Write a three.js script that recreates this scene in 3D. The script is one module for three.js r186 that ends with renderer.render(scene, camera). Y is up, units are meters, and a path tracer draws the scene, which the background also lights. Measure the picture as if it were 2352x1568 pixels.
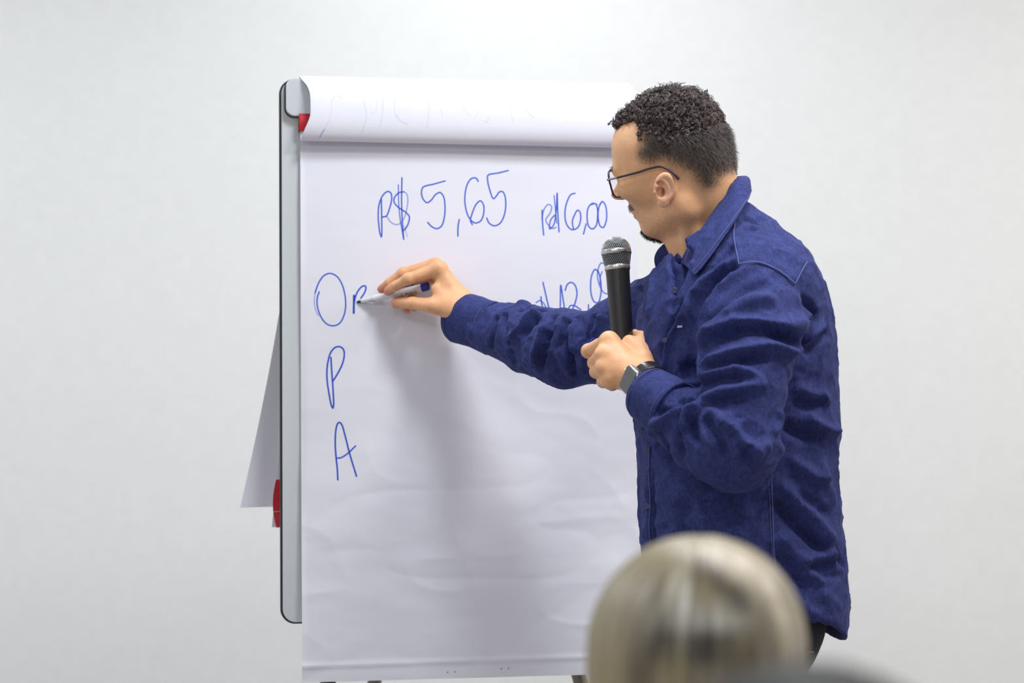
import * as THREE from 'three';
import { RoundedBoxGeometry } from 'three/addons/geometries/RoundedBoxGeometry.js';
import { RectAreaLightUniformsLib } from 'three/addons/lights/RectAreaLightUniformsLib.js';

// ---------------------------------------------------------------- camera, light, exposure
const scene = new THREE.Scene();
const W = 2352, H = 1568, FPX = 4600, EYE = 1.35;
const camera = new THREE.PerspectiveCamera(2 * Math.atan(H / 2 / FPX) * 180 / Math.PI, W / H, 0.05, 60);
camera.position.set(0, EYE, 0);
camera.lookAt(0, EYE, -1);
camera.focus = 3.2;
camera.userData.fStop = 3.8;
const renderer = new THREE.WebGLRenderer({ antialias: true });
renderer.toneMapping = THREE.LinearToneMapping;
renderer.toneMappingExposure = 0.435;
renderer.shadowMap.enabled = true;
RectAreaLightUniformsLib.init();
scene.background = new THREE.Color(0x000000);
const ROOM = { x0: -3.6, x1: 3.6, z0: -4.9, z1: 2.6, h: 2.85 };
// ceiling panels: x, z, side length, colour, radiance
const COOL = [0.88, 0.95, 1.0], WARM = [1.0, 0.95, 0.91], NEUT = [0.98, 0.99, 1.0];
const PANELS = [
  [0.20, -2.80, 0.32, COOL, 125, 'small bright ceiling light panel straight above the flip chart'],
  [0.95, -2.45, 0.36, WARM, 120, 'bright ceiling light panel straight above the presenter'],
  [-1.3, -2.75, 0.6, COOL, 4, 'ceiling light panel above the free side of the flip chart'],
  [2.4, -2.8, 0.6, WARM, 20, 'ceiling light panel beside the right wall near the presenter'],
  [-2.2, -3.65, 0.6, NEUT, 56, 'added unseen panel washing the plain wall with light, flip chart side'],  // added wall wash, unseen: this and the next two only brighten the wall
  [2.2, -3.65, 0.6, WARM, 48, 'added unseen panel washing the plain wall with light, presenter side'],
  [0.0, -4.05, 0.6, NEUT, 30, 'added unseen panel washing the plain wall with light, behind the flip chart'],
  [-1.7, 0.0, 0.6, NEUT, 50, 'added unseen fill light panel above the audience, beside the left wall'],  // added frontal fill for the presenter, like the next panel
  [-0.3, 0.3, 0.6, NEUT, 46, 'added unseen fill light panel above the audience, near the middle of the room'],
];

// ---------------------------------------------------------------- small helpers
const V = (x, y, z) => new THREE.Vector3(x, y, z);
const P = (px, py, d) => V((px - W / 2) / FPX * d, EYE - (py - H / 2) / FPX * d, -d);   // pixel + distance -> point
const lerp = (a, b, t) => a + (b - a) * t, clamp = (x, a, b) => x < a ? a : x > b ? b : x;
const sstep = (a, b, x) => { const t = clamp((x - a) / (b - a), 0, 1); return t * t * (3 - 2 * t); };
function rng(seed) { let s = seed >>> 0; return () => { s = s + 0x6D2B79F5 | 0; let t = Math.imul(s ^ s >>> 15, 1 | s); t = t + Math.imul(t ^ t >>> 7, 61 | t) ^ t; return ((t ^ t >>> 14) >>> 0) / 4294967296; }; }
function hash(i, j, k) { let h = Math.imul(i, 374761393) ^ Math.imul(j, 668265263) ^ Math.imul(k, 2147483647 - 1274126177); h = Math.imul(h ^ h >>> 13, 1274126177); return ((h ^ h >>> 16) >>> 0) / 4294967296; }
function noise(x, y, z) {
  const i = Math.floor(x), j = Math.floor(y), k = Math.floor(z); let u = x - i, v = y - j, w = z - k;
  u = u * u * (3 - 2 * u); v = v * v * (3 - 2 * v); w = w * w * (3 - 2 * w);
  const L = (a, b, t) => a + (b - a) * t;
  return L(L(L(hash(i, j, k), hash(i + 1, j, k), u), L(hash(i, j + 1, k), hash(i + 1, j + 1, k), u), v),
    L(L(hash(i, j, k + 1), hash(i + 1, j, k + 1), u), L(hash(i, j + 1, k + 1), hash(i + 1, j + 1, k + 1), u), v), w);
}
const fbm = (x, y, z) => noise(x, y, z) * 0.55 + noise(x * 2.1 + 7, y * 2.1, z * 2.1) * 0.3 + noise(x * 4.3, y * 4.3 + 3, z * 4.3) * 0.15;
const names = new Map();
function numbered(n) { const k = names.get(n) ?? 0; names.set(n, k + 1); return k ? n + '_' + String(k).padStart(3, '0') : n; }
function shadows(o) { o.traverse(m => { if (m.isMesh) { m.castShadow = true; m.receiveShadow = true; } }); return o; }
function tag(o, label, category, group, kind) { o.userData.label = label; o.userData.category = category; if (group) o.userData.group = group; if (kind) o.userData.kind = kind; return o; }
function thing(name, label, category, base = [0, 0, 0], group) { const o = new THREE.Group(); o.name = numbered(name); o.position.set(...base); scene.add(o); return tag(o, label, category, group); }
// a part whose geometry is written in world coordinates; every part origin is its thing's base
function part(name, geo, mat, parent, label, kind) {
  const m = new THREE.Mesh(geo, mat); m.name = name; m.castShadow = m.receiveShadow = true;
  let root = parent; while (root.parent && root.parent !== scene) root = root.parent;
  geo.translate(-root.position.x, -root.position.y, -root.position.z);
  parent.add(m); if (label) m.userData.label = label; if (kind) m.userData.kind = kind; return m;
}
function struct(name, geo, mat, label) { const m = new THREE.Mesh(geo, mat); m.name = name; m.castShadow = m.receiveShadow = true; m.userData.kind = 'structure'; m.userData.label = label; m.userData.category = name.split('_')[0]; scene.add(m); return m; }
const std = (c, rough, extra = {}) => new THREE.MeshStandardMaterial({ color: Array.isArray(c) ? new THREE.Color().setRGB(...c) : new THREE.Color(c), roughness: rough, ...extra });
const phys = (c, rough, extra = {}) => new THREE.MeshPhysicalMaterial({ color: Array.isArray(c) ? new THREE.Color().setRGB(...c) : new THREE.Color(c), roughness: rough, ...extra });

// collects triangles
class Buf {
  constructor() { this.p = []; this.i = []; this.c = []; this.u = []; }
  v(x, y, z, c, u = 0, w = 0) { this.p.push(x, y, z); if (c) this.c.push(c[0], c[1], c[2]); this.u.push(u, w); return this.p.length / 3 - 1; }
  q(a, b, c, d) { this.i.push(a, b, c, a, c, d); }
  geo() {
    const g = new THREE.BufferGeometry(); g.setAttribute('position', new THREE.Float32BufferAttribute(this.p, 3)); g.setAttribute('uv', new THREE.Float32BufferAttribute(this.u, 2));
    if (this.c.length) g.setAttribute('color', new THREE.Float32BufferAttribute(this.c, 3)); g.setIndex(this.i); g.computeVertexNormals(); return g;
  }
  // tube through points; r = number or f(t) ; flat = [side, thick] scale across the given normal
  tube(pts, r, sides = 6, col, { closed = false, flat, up, caps = true } = {}) {
    const n = pts.length, rings = []; let N = new THREE.Vector3();
    for (let k = 0; k < n; k++) {
      const a = pts[closed ? (k + n - 1) % n : Math.max(0, k - 1)], b = pts[closed ? (k + 1) % n : Math.min(n - 1, k + 1)];
      const T = b.clone().sub(a).normalize();
      if (up) N.copy(typeof up === 'function' ? up(k / (n - 1)) : up); else if (k === 0) N.set(Math.abs(T.y) > 0.9 ? 1 : 0, Math.abs(T.y) > 0.9 ? 0 : 1, 0);
      N.addScaledVector(T, -N.dot(T)).normalize();
      const Bn = T.clone().cross(N), t = n > 1 ? k / (n - 1) : 0, rr = typeof r === 'function' ? r(t) : r, c = typeof col === 'function' ? col(t) : col, ring = [];
      for (let s = 0; s < sides; s++) { const w = s / sides * Math.PI * 2, ca = Math.cos(w) * rr * (flat ? flat[1] : 1), sa = Math.sin(w) * rr * (flat ? flat[0] : 1); ring.push(this.v(pts[k].x + N.x * ca + Bn.x * sa, pts[k].y + N.y * ca + Bn.y * sa, pts[k].z + N.z * ca + Bn.z * sa, c, s / sides, t)); }
      rings.push(ring);
    }
    for (let k = 0; k < (closed ? n : n - 1); k++) for (let s = 0; s < sides; s++) { const A = rings[k], B = rings[(k + 1) % n]; this.q(A[s], A[(s + 1) % sides], B[(s + 1) % sides], B[s]); }
    if (!closed && caps) { for (let s = 1; s < sides - 1; s++) { this.i.push(rings[0][0], rings[0][s + 1], rings[0][s]); const e = rings[n - 1]; this.i.push(e[0], e[s], e[s + 1]); } }
    return this;
  }
}
const tubeGeo = (pts, r, sides = 8, opt = {}) => new Buf().tube(pts, r, sides, null, opt).geo();
const spline = (pts, n, closed = false) => new THREE.CatmullRomCurve3(pts, closed, 'centripetal').getPoints(n);
function basis(m, x, y, z) { return m.makeBasis(x, y, z); }
// lathe (profile [r, y]) along an axis from a towards dir
function latheAt(profile, a, dir, seg = 32) { const g = new THREE.LatheGeometry(profile.map(q => new THREE.Vector2(q[0], q[1])), seg); g.applyQuaternion(new THREE.Quaternion().setFromUnitVectors(V(0, 1, 0), dir.clone().normalize())); g.translate(a.x, a.y, a.z); return g; }

// ---------------------------------------------------------------- distance fields
function cone(px, py, pz, a, b) {   // tapered capsule: a, b = [x, y, z, r]
  const bx = b[0] - a[0], by = b[1] - a[1], bz = b[2] - a[2], qx = px - a[0], qy = py - a[1], qz = pz - a[2];
  const t = clamp((qx * bx + qy * by + qz * bz) / (bx * bx + by * by + bz * bz), 0, 1), dx = qx - bx * t, dy = qy - by * t, dz = qz - bz * t;
  return Math.sqrt(dx * dx + dy * dy + dz * dz) - (a[3] + (b[3] - a[3]) * t);
}
function ell(px, py, pz, c, r) { const x = (px - c[0]), y = (py - c[1]), z = (pz - c[2]); const k0 = Math.hypot(x / r[0], y / r[1], z / r[2]), k1 = Math.hypot(x / (r[0] * r[0]), y / (r[1] * r[1]), z / (r[2] * r[2])); return k1 < 1e-9 ? -Math.min(...r) : k0 * (k0 - 1) / k1; }
const smin = (a, b, k) => { const h = Math.max(k - Math.abs(a - b), 0) / k; return Math.min(a, b) - h * h * k * 0.25; };
const smax = (a, b, k) => -smin(-a, -b, k);
const J = (px, py, d, r) => { const p = P(px, py, d); return [p.x, p.y, p.z, r]; };
function chain(x, y, z, js) { let d = 1e9; for (let i = 0; i + 1 < js.length; i++) d = Math.min(d, cone(x, y, z, js[i], js[i + 1])); return d; }
// surface nets over the blocks that the surface crosses
function meshSDF(f, lo, hi, h, slack = 1.35) {
  const nx = Math.ceil((hi[0] - lo[0]) / h) + 1, ny = Math.ceil((hi[1] - lo[1]) / h) + 1, nz = Math.ceil((hi[2] - lo[2]) / h) + 1, B = 6;
  const val = new Float32Array(nx * ny * nz).fill(NaN), at = (i, j, k) => (k * ny + j) * nx + i, cells = [];
  for (let k = 0; k < nz - 1; k += B) for (let j = 0; j < ny - 1; j += B) for (let i = 0; i < nx - 1; i += B) {
    if (Math.abs(f(lo[0] + (i + B / 2) * h, lo[1] + (j + B / 2) * h, lo[2] + (k + B / 2) * h)) > B * h * 0.87 * slack) continue;
    const I = Math.min(i + B, nx - 1), Jm = Math.min(j + B, ny - 1), K = Math.min(k + B, nz - 1);
    for (let c = k; c <= K; c++) for (let b = j; b <= Jm; b++) for (let a = i; a <= I; a++) { const q = at(a, b, c); if (val[q] !== val[q]) val[q] = f(lo[0] + a * h, lo[1] + b * h, lo[2] + c * h); }
    cells.push([i, j, k, I, Jm, K]);
  }
  const vid = new Int32Array(nx * ny * nz).fill(-1), pos = [], idx = [], cv = new Float32Array(8);
  for (const [i0, j0, k0, i1, j1, k1] of cells) for (let k = k0; k < k1; k++) for (let j = j0; j < j1; j++) for (let i = i0; i < i1; i++) {
    let mask = 0; for (let c = 0; c < 8; c++) { const q = val[at(i + (c & 1), j + (c >> 1 & 1), k + (c >> 2))]; cv[c] = q; if (q < 0) mask |= 1 << c; }
    if (mask === 0 || mask === 255) continue;
    let x = 0, y = 0, z = 0, n = 0;
    for (let c = 0; c < 8; c++) for (let ax = 0; ax < 3; ax++) { const b = c | 1 << ax; if (b === c) continue; if ((cv[c] < 0) === (cv[b] < 0)) continue; const t = cv[c] / (cv[c] - cv[b]); x += (c & 1) + (ax === 0 ? t : 0); y += (c >> 1 & 1) + (ax === 1 ? t : 0); z += (c >> 2) + (ax === 2 ? t : 0); n++; }
    vid[at(i, j, k)] = pos.length / 3; pos.push(lo[0] + (i + x / n) * h, lo[1] + (j + y / n) * h, lo[2] + (k + z / n) * h);
  }
  const st = [1, nx, nx * ny];
  for (const [i0, j0, k0, i1, j1, k1] of cells) for (let k = k0; k < k1; k++) for (let j = j0; j < j1; j++) for (let i = i0; i < i1; i++) {
    const q = at(i, j, k), s = val[q] < 0, ijk = [i, j, k];
    for (let ax = 0; ax < 3; ax++) {
      const e = val[q + st[ax]]; if (e !== e || s === (e < 0)) continue;
      const u = (ax + 1) % 3, w = (ax + 2) % 3; if (ijk[u] < 1 || ijk[w] < 1) continue;
      const a = vid[q - st[u] - st[w]], b = vid[q - st[w]], c = vid[q], d = vid[q - st[u]];
      if (a < 0 || b < 0 || c < 0 || d < 0) continue;
      if (s) idx.push(a, b, c, a, c, d); else idx.push(a, c, b, a, d, c);
    }
  }
  return { pos: new Float32Array(pos), idx };
}
function vnormals(pos, idx) {
  const n = new Float32Array(pos.length);
  for (let t = 0; t < idx.length; t += 3) { const a = idx[t] * 3, b = idx[t + 1] * 3, c = idx[t + 2] * 3; const ux = pos[b] - pos[a], uy = pos[b + 1] - pos[a + 1], uz = pos[b + 2] - pos[a + 2], vx = pos[c] - pos[a], vy = pos[c + 1] - pos[a + 1], vz = pos[c + 2] - pos[a + 2]; const x = uy * vz - uz * vy, y = uz * vx - ux * vz, z = ux * vy - uy * vx; for (const q of [a, b, c]) { n[q] += x; n[q + 1] += y; n[q + 2] += z; } }
  for (let i = 0; i < n.length; i += 3) { const l = Math.hypot(n[i], n[i + 1], n[i + 2]) || 1; n[i] /= l; n[i + 1] /= l; n[i + 2] /= l; } return n;
}
// indexed geometry with smooth normals and uv in metres taken from the three axis planes
function boxUV(pos, idx, col) {
  const nrm = vnormals(pos, idx), map = new Map(), p = [], n = [], u = [], c = [], out = [];
  for (let t = 0; t < idx.length; t += 3) {
    const a = idx[t], b = idx[t + 1], d = idx[t + 2]; let ax = 0, best = -1;
    for (let k = 0; k < 3; k++) { const s = Math.abs(nrm[a * 3 + k] + nrm[b * 3 + k] + nrm[d * 3 + k]); if (s > best) { best = s; ax = k; } }
    for (const q of [a, b, d]) {
      const key = q * 3 + ax; let id = map.get(key);
      if (id === undefined) { id = p.length / 3; map.set(key, id); p.push(pos[q * 3], pos[q * 3 + 1], pos[q * 3 + 2]); n.push(nrm[q * 3], nrm[q * 3 + 1], nrm[q * 3 + 2]); if (col) c.push(col[q * 3], col[q * 3 + 1], col[q * 3 + 2]); const U = (ax + 1) % 3, Wx = (ax + 2) % 3; u.push(pos[q * 3 + (ax === 1 ? 0 : ax === 0 ? 2 : 0)], pos[q * 3 + (ax === 1 ? 2 : 1)]); }
      out.push(id);
    }
  }
  const g = new THREE.BufferGeometry(); g.setAttribute('position', new THREE.Float32BufferAttribute(p, 3)); g.setAttribute('normal', new THREE.Float32BufferAttribute(n, 3)); g.setAttribute('uv', new THREE.Float32BufferAttribute(u, 2)); if (col) g.setAttribute('color', new THREE.Float32BufferAttribute(c, 3)); g.setIndex(out); return g;
}
function geoOf(pos, idx, col) { const g = new THREE.BufferGeometry(); g.setAttribute('position', new THREE.BufferAttribute(pos, 3)); g.setAttribute('normal', new THREE.BufferAttribute(vnormals(pos, idx), 3)); const u = new Float32Array(pos.length / 3 * 2); for (let i = 0; i < u.length / 2; i++) { u[i * 2] = pos[i * 3] + pos[i * 3 + 2] * 0.7; u[i * 2 + 1] = pos[i * 3 + 1]; } g.setAttribute('uv', new THREE.BufferAttribute(u, 2)); if (col) g.setAttribute('color', new THREE.BufferAttribute(col, 3)); g.setIndex(idx); return g; }
function joinMeshes(list) { let nv = 0, ni = 0; for (const m of list) { nv += m.pos.length; ni += m.idx.length; } const pos = new Float32Array(nv), idx = new Array(ni), col = new Float32Array(nv); let o = 0, k = 0; for (const m of list) { pos.set(m.pos, o); if (m.col) col.set(m.col, o); for (const q of m.idx) idx[k++] = q + o / 3; o += m.pos.length; } return { pos, idx, col }; }
// first hit of the pixel's ray with a field
function ray(f, px, py, d0 = 2.4, d1 = 4.2) {
  const p1 = P(px, py, 1), L = Math.hypot(p1.x, p1.y - EYE, p1.z); let d = d0;
  for (let k = 0; k < 200 && d < d1; k++) { const p = P(px, py, d), s = f(p.x, p.y, p.z); if (s < 0.0004) return p; d += Math.max(s * 0.8, 0.0005) / L; }
  return null;
}

// ---------------------------------------------------------------- surface textures
function dataTex(w, h, fn, srgb = true, rx = 1, ry = 1) {
  const a = new Uint8Array(w * h * 4); for (let j = 0; j < h; j++) for (let i = 0; i < w; i++) { const c = fn(i, j); const o = (j * w + i) * 4; a[o] = clamp(c[0], 0, 255); a[o + 1] = clamp(c[1], 0, 255); a[o + 2] = clamp(c[2], 0, 255); a[o + 3] = 255; }
  const t = new THREE.DataTexture(a, w, h); t.wrapS = t.wrapT = THREE.RepeatWrapping; t.magFilter = THREE.LinearFilter; t.minFilter = THREE.LinearMipmapLinearFilter; t.generateMipmaps = true; if (srgb) t.colorSpace = THREE.SRGBColorSpace; t.repeat.set(rx, ry); t.needsUpdate = true; return t;
}
// value noise that repeats after n cells
function tileNoise(x, y, n, s) { const i = Math.floor(x), j = Math.floor(y); let u = x - i, v = y - j; u = u * u * (3 - 2 * u); v = v * v * (3 - 2 * v); const m = q => ((q % n) + n) % n; const h = (a, b) => hash(m(a), m(b), s); return lerp(lerp(h(i, j), h(i + 1, j), u), lerp(h(i, j + 1), h(i + 1, j + 1), u), v); }
const wallTex = dataTex(256, 256, (i, j) => { const n = 248 + (tileNoise(i / 4, j / 4, 64, 3) - 0.5) * 3; return [n, n, n]; }, true, 0.8, 0.8);
const wallBump = dataTex(256, 256, (i, j) => { const n = 128 + (tileNoise(i / 3, j / 3, 256 / 3 | 0, 9) - 0.5) * 90; return [n, n, n]; }, false, 3, 3);
// denim: slanted twill threads with uneven dye
const denimTex = dataTex(512, 512, (i, j) => { const tw = ((i + j) % 8) / 8, th = hash(i >> 0, (j / 14) | 0, 4), wf = hash((i / 12) | 0, j, 8), big = tileNoise(i / 32, j / 32, 16, 2), mid = tileNoise(i / 9.1428, j / 9.1428, 56, 6); const n = 205 + (th - 0.5) * 62 + (wf - 0.5) * 34 + (big - 0.5) * 16 + (mid - 0.5) * 20 + (tw < 0.3 ? 8 : -4); return [n, n, n + 3]; }, true, 6, 6);
const denimBump = dataTex(512, 512, (i, j) => { const th = hash(i, (j / 10) | 0, 4), wf = hash((i / 9) | 0, j, 8); const n = 110 + th * 60 + wf * 60; return [n, n, n]; }, false, 6, 6);
const skinBump = dataTex(256, 256, (i, j) => { const n = 120 + (tileNoise(i / 2, j / 2, 128, 3) - 0.5) * 90 + (tileNoise(i / 8, j / 8, 32, 7) - 0.5) * 50; return [n, n, n]; }, false, 12, 12);

// ---------------------------------------------------------------- the room
const wallMat = std([0.80, 0.815, 0.825], 0.92, { map: wallTex, bumpMap: wallBump, bumpScale: 0.00015 });
const ceilMat = std([0.84, 0.84, 0.83], 0.95, { bumpMap: wallBump, bumpScale: 0.0008 });
const floorMat = std([0.42, 0.40, 0.38], 0.5, { map: wallTex });
{
  const { x0, x1, z0, z1, h } = ROOM, t = 0.15, bx = (a, b, c, d, e, f) => { const g = new THREE.BoxGeometry(b - a, d - c, f - e); g.translate((a + b) / 2, (c + d) / 2, (e + f) / 2); const u = g.attributes.uv; for (let i = 0; i < u.count; i++) u.setXY(i, u.getX(i) * 7, u.getY(i) * (d - c > 1 ? 2.8 : 7)); return g; };
  struct('floor', bx(x0 - t, x1 + t, -t, 0, z0 - t, z1 + t), floorMat, 'grey floor of the training room');
  struct('ceiling', bx(x0 - t, x1 + t, h, h + t, z0 - t, z1 + t), ceilMat, 'white flat ceiling of the training room');
  struct('wall_back', bx(x0 - t, x1 + t, 0, h, z0 - t, z0), wallMat, 'plain off-white wall behind the flip chart');
  struct('wall_front', bx(x0 - t, x1 + t, 0, h, z1, z1 + t), wallMat, 'plain off-white wall behind the audience');
  struct('wall_left', bx(x0 - t, x0, 0, h, z0, z1), wallMat, 'plain off-white side wall on the flip chart side');
  struct('wall_right', bx(x1, x1 + t, 0, h, z0, z1), wallMat, 'plain off-white side wall on the presenter side');
}
for (const [x, z, s, c, rad, label] of PANELS) {
  const o = thing('ceiling_light', label, 'light', [x, ROOM.h, z], 'ceiling light panels');
  const fr = new Buf(), hs = s / 2 + 0.012; 
  for (const [ax, az, bx2, bz] of [[-hs, -hs, hs, -hs], [hs, -hs, hs, hs], [hs, hs, -hs, hs], [-hs, hs, -hs, -hs]]) fr.tube([V(x + ax, ROOM.h - 0.008, z + az), V(x + bx2, ROOM.h - 0.008, z + bz)], 0.012, 4, null);
  part('frame', fr.geo(), std([0.8, 0.8, 0.8], 0.4), o);
  const dg = new THREE.BoxGeometry(s, 0.006, s); dg.translate(x, ROOM.h - 0.004, z);
  part('diffuser', dg, std([0.9, 0.9, 0.9], 0.6, { emissive: new THREE.Color().setRGB(...c), emissiveIntensity: 2.5 }), o, 'glowing white diffuser');
  const L = new THREE.RectAreaLight(new THREE.Color().setRGB(...c), rad, s, s); L.position.set(0, -0.012, 0); L.lookAt(x, -5, z); L.rotation.set(-Math.PI / 2, 0, 0); L.castShadow = true; o.add(L);
}

// ---------------------------------------------------------------- flip chart: board frame of reference
const TH = 9.8 * Math.PI / 180, LEAN = 2.6 * Math.PI / 180;
const bu = V(Math.cos(TH), 0, -Math.sin(TH)), bh = V(Math.sin(TH), 0, Math.cos(TH));
const bv = V(0, Math.cos(LEAN), 0).addScaledVector(bh, -Math.sin(LEAN)), bn = bh.clone().multiplyScalar(Math.cos(LEAN)).add(V(0, Math.sin(LEAN), 0));
const BO = P(648, 186, 3.545);                                            // top left corner of the board's face
const BW = 0.6265, BH = 0.952, BT = 0.016;
const onB = (u, v, n) => BO.clone().addScaledVector(bu, u).addScaledVector(bv, v).addScaledVector(bn, n);
function B(px, py, off = 0) { const c = V(0, EYE, 0), d = P(px, py, 1).sub(c); const t = (BO.clone().sub(c).dot(bn) + off) / d.dot(bn); return c.addScaledVector(d, t); }
function Buv(px, py, off = 0) { const p = B(px, py, off).sub(BO); return [p.dot(bu), p.dot(bv)]; }
const Bj = (px, py, off, r) => { const p = B(px, py, off); return [p.x, p.y, p.z, r]; };
const bMat4 = new THREE.Matrix4().makeBasis(bu, bv, bn).setPosition(BO);
function roundRect(x0, y0, x1, y1, r) { const s = new THREE.Shape(); s.moveTo(x0 + r, y0); s.lineTo(x1 - r, y0); s.absarc(x1 - r, y0 + r, r, -Math.PI / 2, 0); s.lineTo(x1, y1 - r); s.absarc(x1 - r, y1 - r, r, 0, Math.PI / 2); s.lineTo(x0 + r, y1); s.absarc(x0 + r, y1 - r, r, Math.PI / 2, Math.PI); s.lineTo(x0, y0 + r); s.absarc(x0 + r, y0 + r, r, Math.PI, Math.PI * 1.5); return s; }
const onBoard = g => g.applyMatrix4(bMat4);
const easelBase = onB(BW / 2, 0, -0.25); 
const easel = thing('flipchart_easel', 'grey-faced flip chart easel with rounded board and tripod legs', 'easel', [easelBase.x, 0, easelBase.z]);
{
  const face = new THREE.ExtrudeGeometry(roundRect(0, -BH, BW, 0, 0.022), { depth: 0.006, bevelEnabled: true, bevelThickness: 0.001, bevelSize: 0.001, bevelSegments: 2, curveSegments: 12 }); face.translate(0, 0, -0.006);
  part('board', onBoard(face), phys([0.62, 0.65, 0.68], 0.28, { clearcoat: 0.3 }), easel, 'pale grey writing board');
  const rim = new THREE.ExtrudeGeometry(roundRect(-0.0040, -BH - 0.0036, BW + 0.0030, 0.0036, 0.025), { depth: 0.012, bevelEnabled: true, bevelThickness: 0.001, bevelSize: 0.0008, bevelSegments: 2, curveSegments: 12 }); rim.translate(0, 0, -0.0195);
  part('board_rim', onBoard(rim), std([0.03, 0.028, 0.035], 0.45), easel, 'dark plastic rim of the board');
  // clamp bar with a rounded pillow section, spanning the pad
  const prof = new THREE.Shape(); prof.moveTo(0, 0.001); prof.bezierCurveTo(0.018, 0.002, 0.03, -0.012, 0.033, -0.034); prof.lineTo(0.031, -0.062); prof.lineTo(0, -0.062); prof.lineTo(0, 0.001);
  const clamp_ = new THREE.ExtrudeGeometry(roundRect(0.007, -0.063, BW - 0.006, 0.002, 0.0145), { depth: 0.006, bevelEnabled: true, bevelThickness: 0.004, bevelSize: 0.001, bevelSegments: 3, curveSegments: 10 }); clamp_.translate(0, 0, 0.006);
  const bar = part('clamp_bar', onBoard(clamp_), phys([0.66, 0.70, 0.74], 0.3, { metalness: 0.25 }), easel, 'satin grey clamp bar across the top');
  const gk = new THREE.ExtrudeGeometry(roundRect(0.0035, -0.0655, BW - 0.0030, 0.0035, 0.0165), { depth: 0.004, bevelEnabled: false, curveSegments: 10 }); gk.translate(0, 0, 0.001);
  part('gasket', onBoard(gk), std([0.02, 0.02, 0.025], 0.5), bar, 'black rubber strip under the clamp bar');
  // tripod: two front legs and a rear strut meeting behind the board
  const hub = onB(BW / 2, -0.34, -0.045), black = std([0.03, 0.035, 0.035], 0.4, { metalness: 0.3 }), steel = std([0.18, 0.16, 0.14], 0.35, { metalness: 0.7 });
  const leg = (px, py, d, m) => { const p = P(px, py, d), dir = p.clone().sub(hub), foot = hub.clone().addScaledVector(dir, (hub.y - 0.012) / -dir.y); const lm = part('leg', tubeGeo([hub, foot], 0.0135, 14), m, easel); const fg = new THREE.CylinderGeometry(0.016, 0.019, 0.03, 16); fg.translate(foot.x, 0.015, foot.z); part('rubber_foot', fg, std([0.015, 0.015, 0.015], 0.8), lm); };
  leg(755, 1562, 3.55, black); leg(1331, 1556, 3.66, steel); leg(861, 1562, 3.86, steel);
  const hb = new THREE.CylinderGeometry(0.032, 0.032, 0.05, 20); hb.rotateX(Math.PI / 2); hb.translate(BW / 2, -0.34, -0.045); part('hub', onBoard(hb), black, easel);
}
// ---------------------------------------------------------------- paper pad on the easel
const PU0 = Buv(690, 700)[0], PU1 = Buv(1458, 700)[0], PV1 = Buv(690, 1565)[1], PV0 = -0.045, PW = PU1 - PU0, PH = PV0 - PV1;
function pageOff(u, v) {                // how far the hanging sheet stands off the board, metres
  const s = (u - PU0) / PW, t = clamp((PV0 - v) / PH, 0, 1.05);
  let n = 0.0045 + 0.012 * sstep(0.55, 1, t) * (0.7 + 0.5 * s) + 0.004 * Math.sin(t * 3.1);
  const am = 0.12 + 0.5 * sstep(0.3, 0.75, t);
  n += am * (0.0035 * (fbm(u * 5.5 + 3, v * 8, 1.5) - 0.5) + 0.0032 * (fbm(u * 12, v * 24, 4.2) - 0.5));
  const rg = 1 - Math.abs(noise(u * 9 + 4 * v, v * 16, 8.3) * 2 - 1); n += am * 0.0022 * rg * rg * rg;
  const rg2 = 1 - Math.abs(noise(u * 6 - 5 * v, v * 13 + 2, 2.3) * 2 - 1); n -= am * 0.0018 * Math.pow(rg2, 5);
  n += 0.0022 * Math.exp(-Math.pow((v - (PV1 + 0.028 + 0.004 * s)) / 0.004, 2)) ;          // fold near the lower edge
  n += 0.003 * sstep(0.985, 1, 1 - s) * Math.sin(t * 9);
  return n;
}
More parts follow.
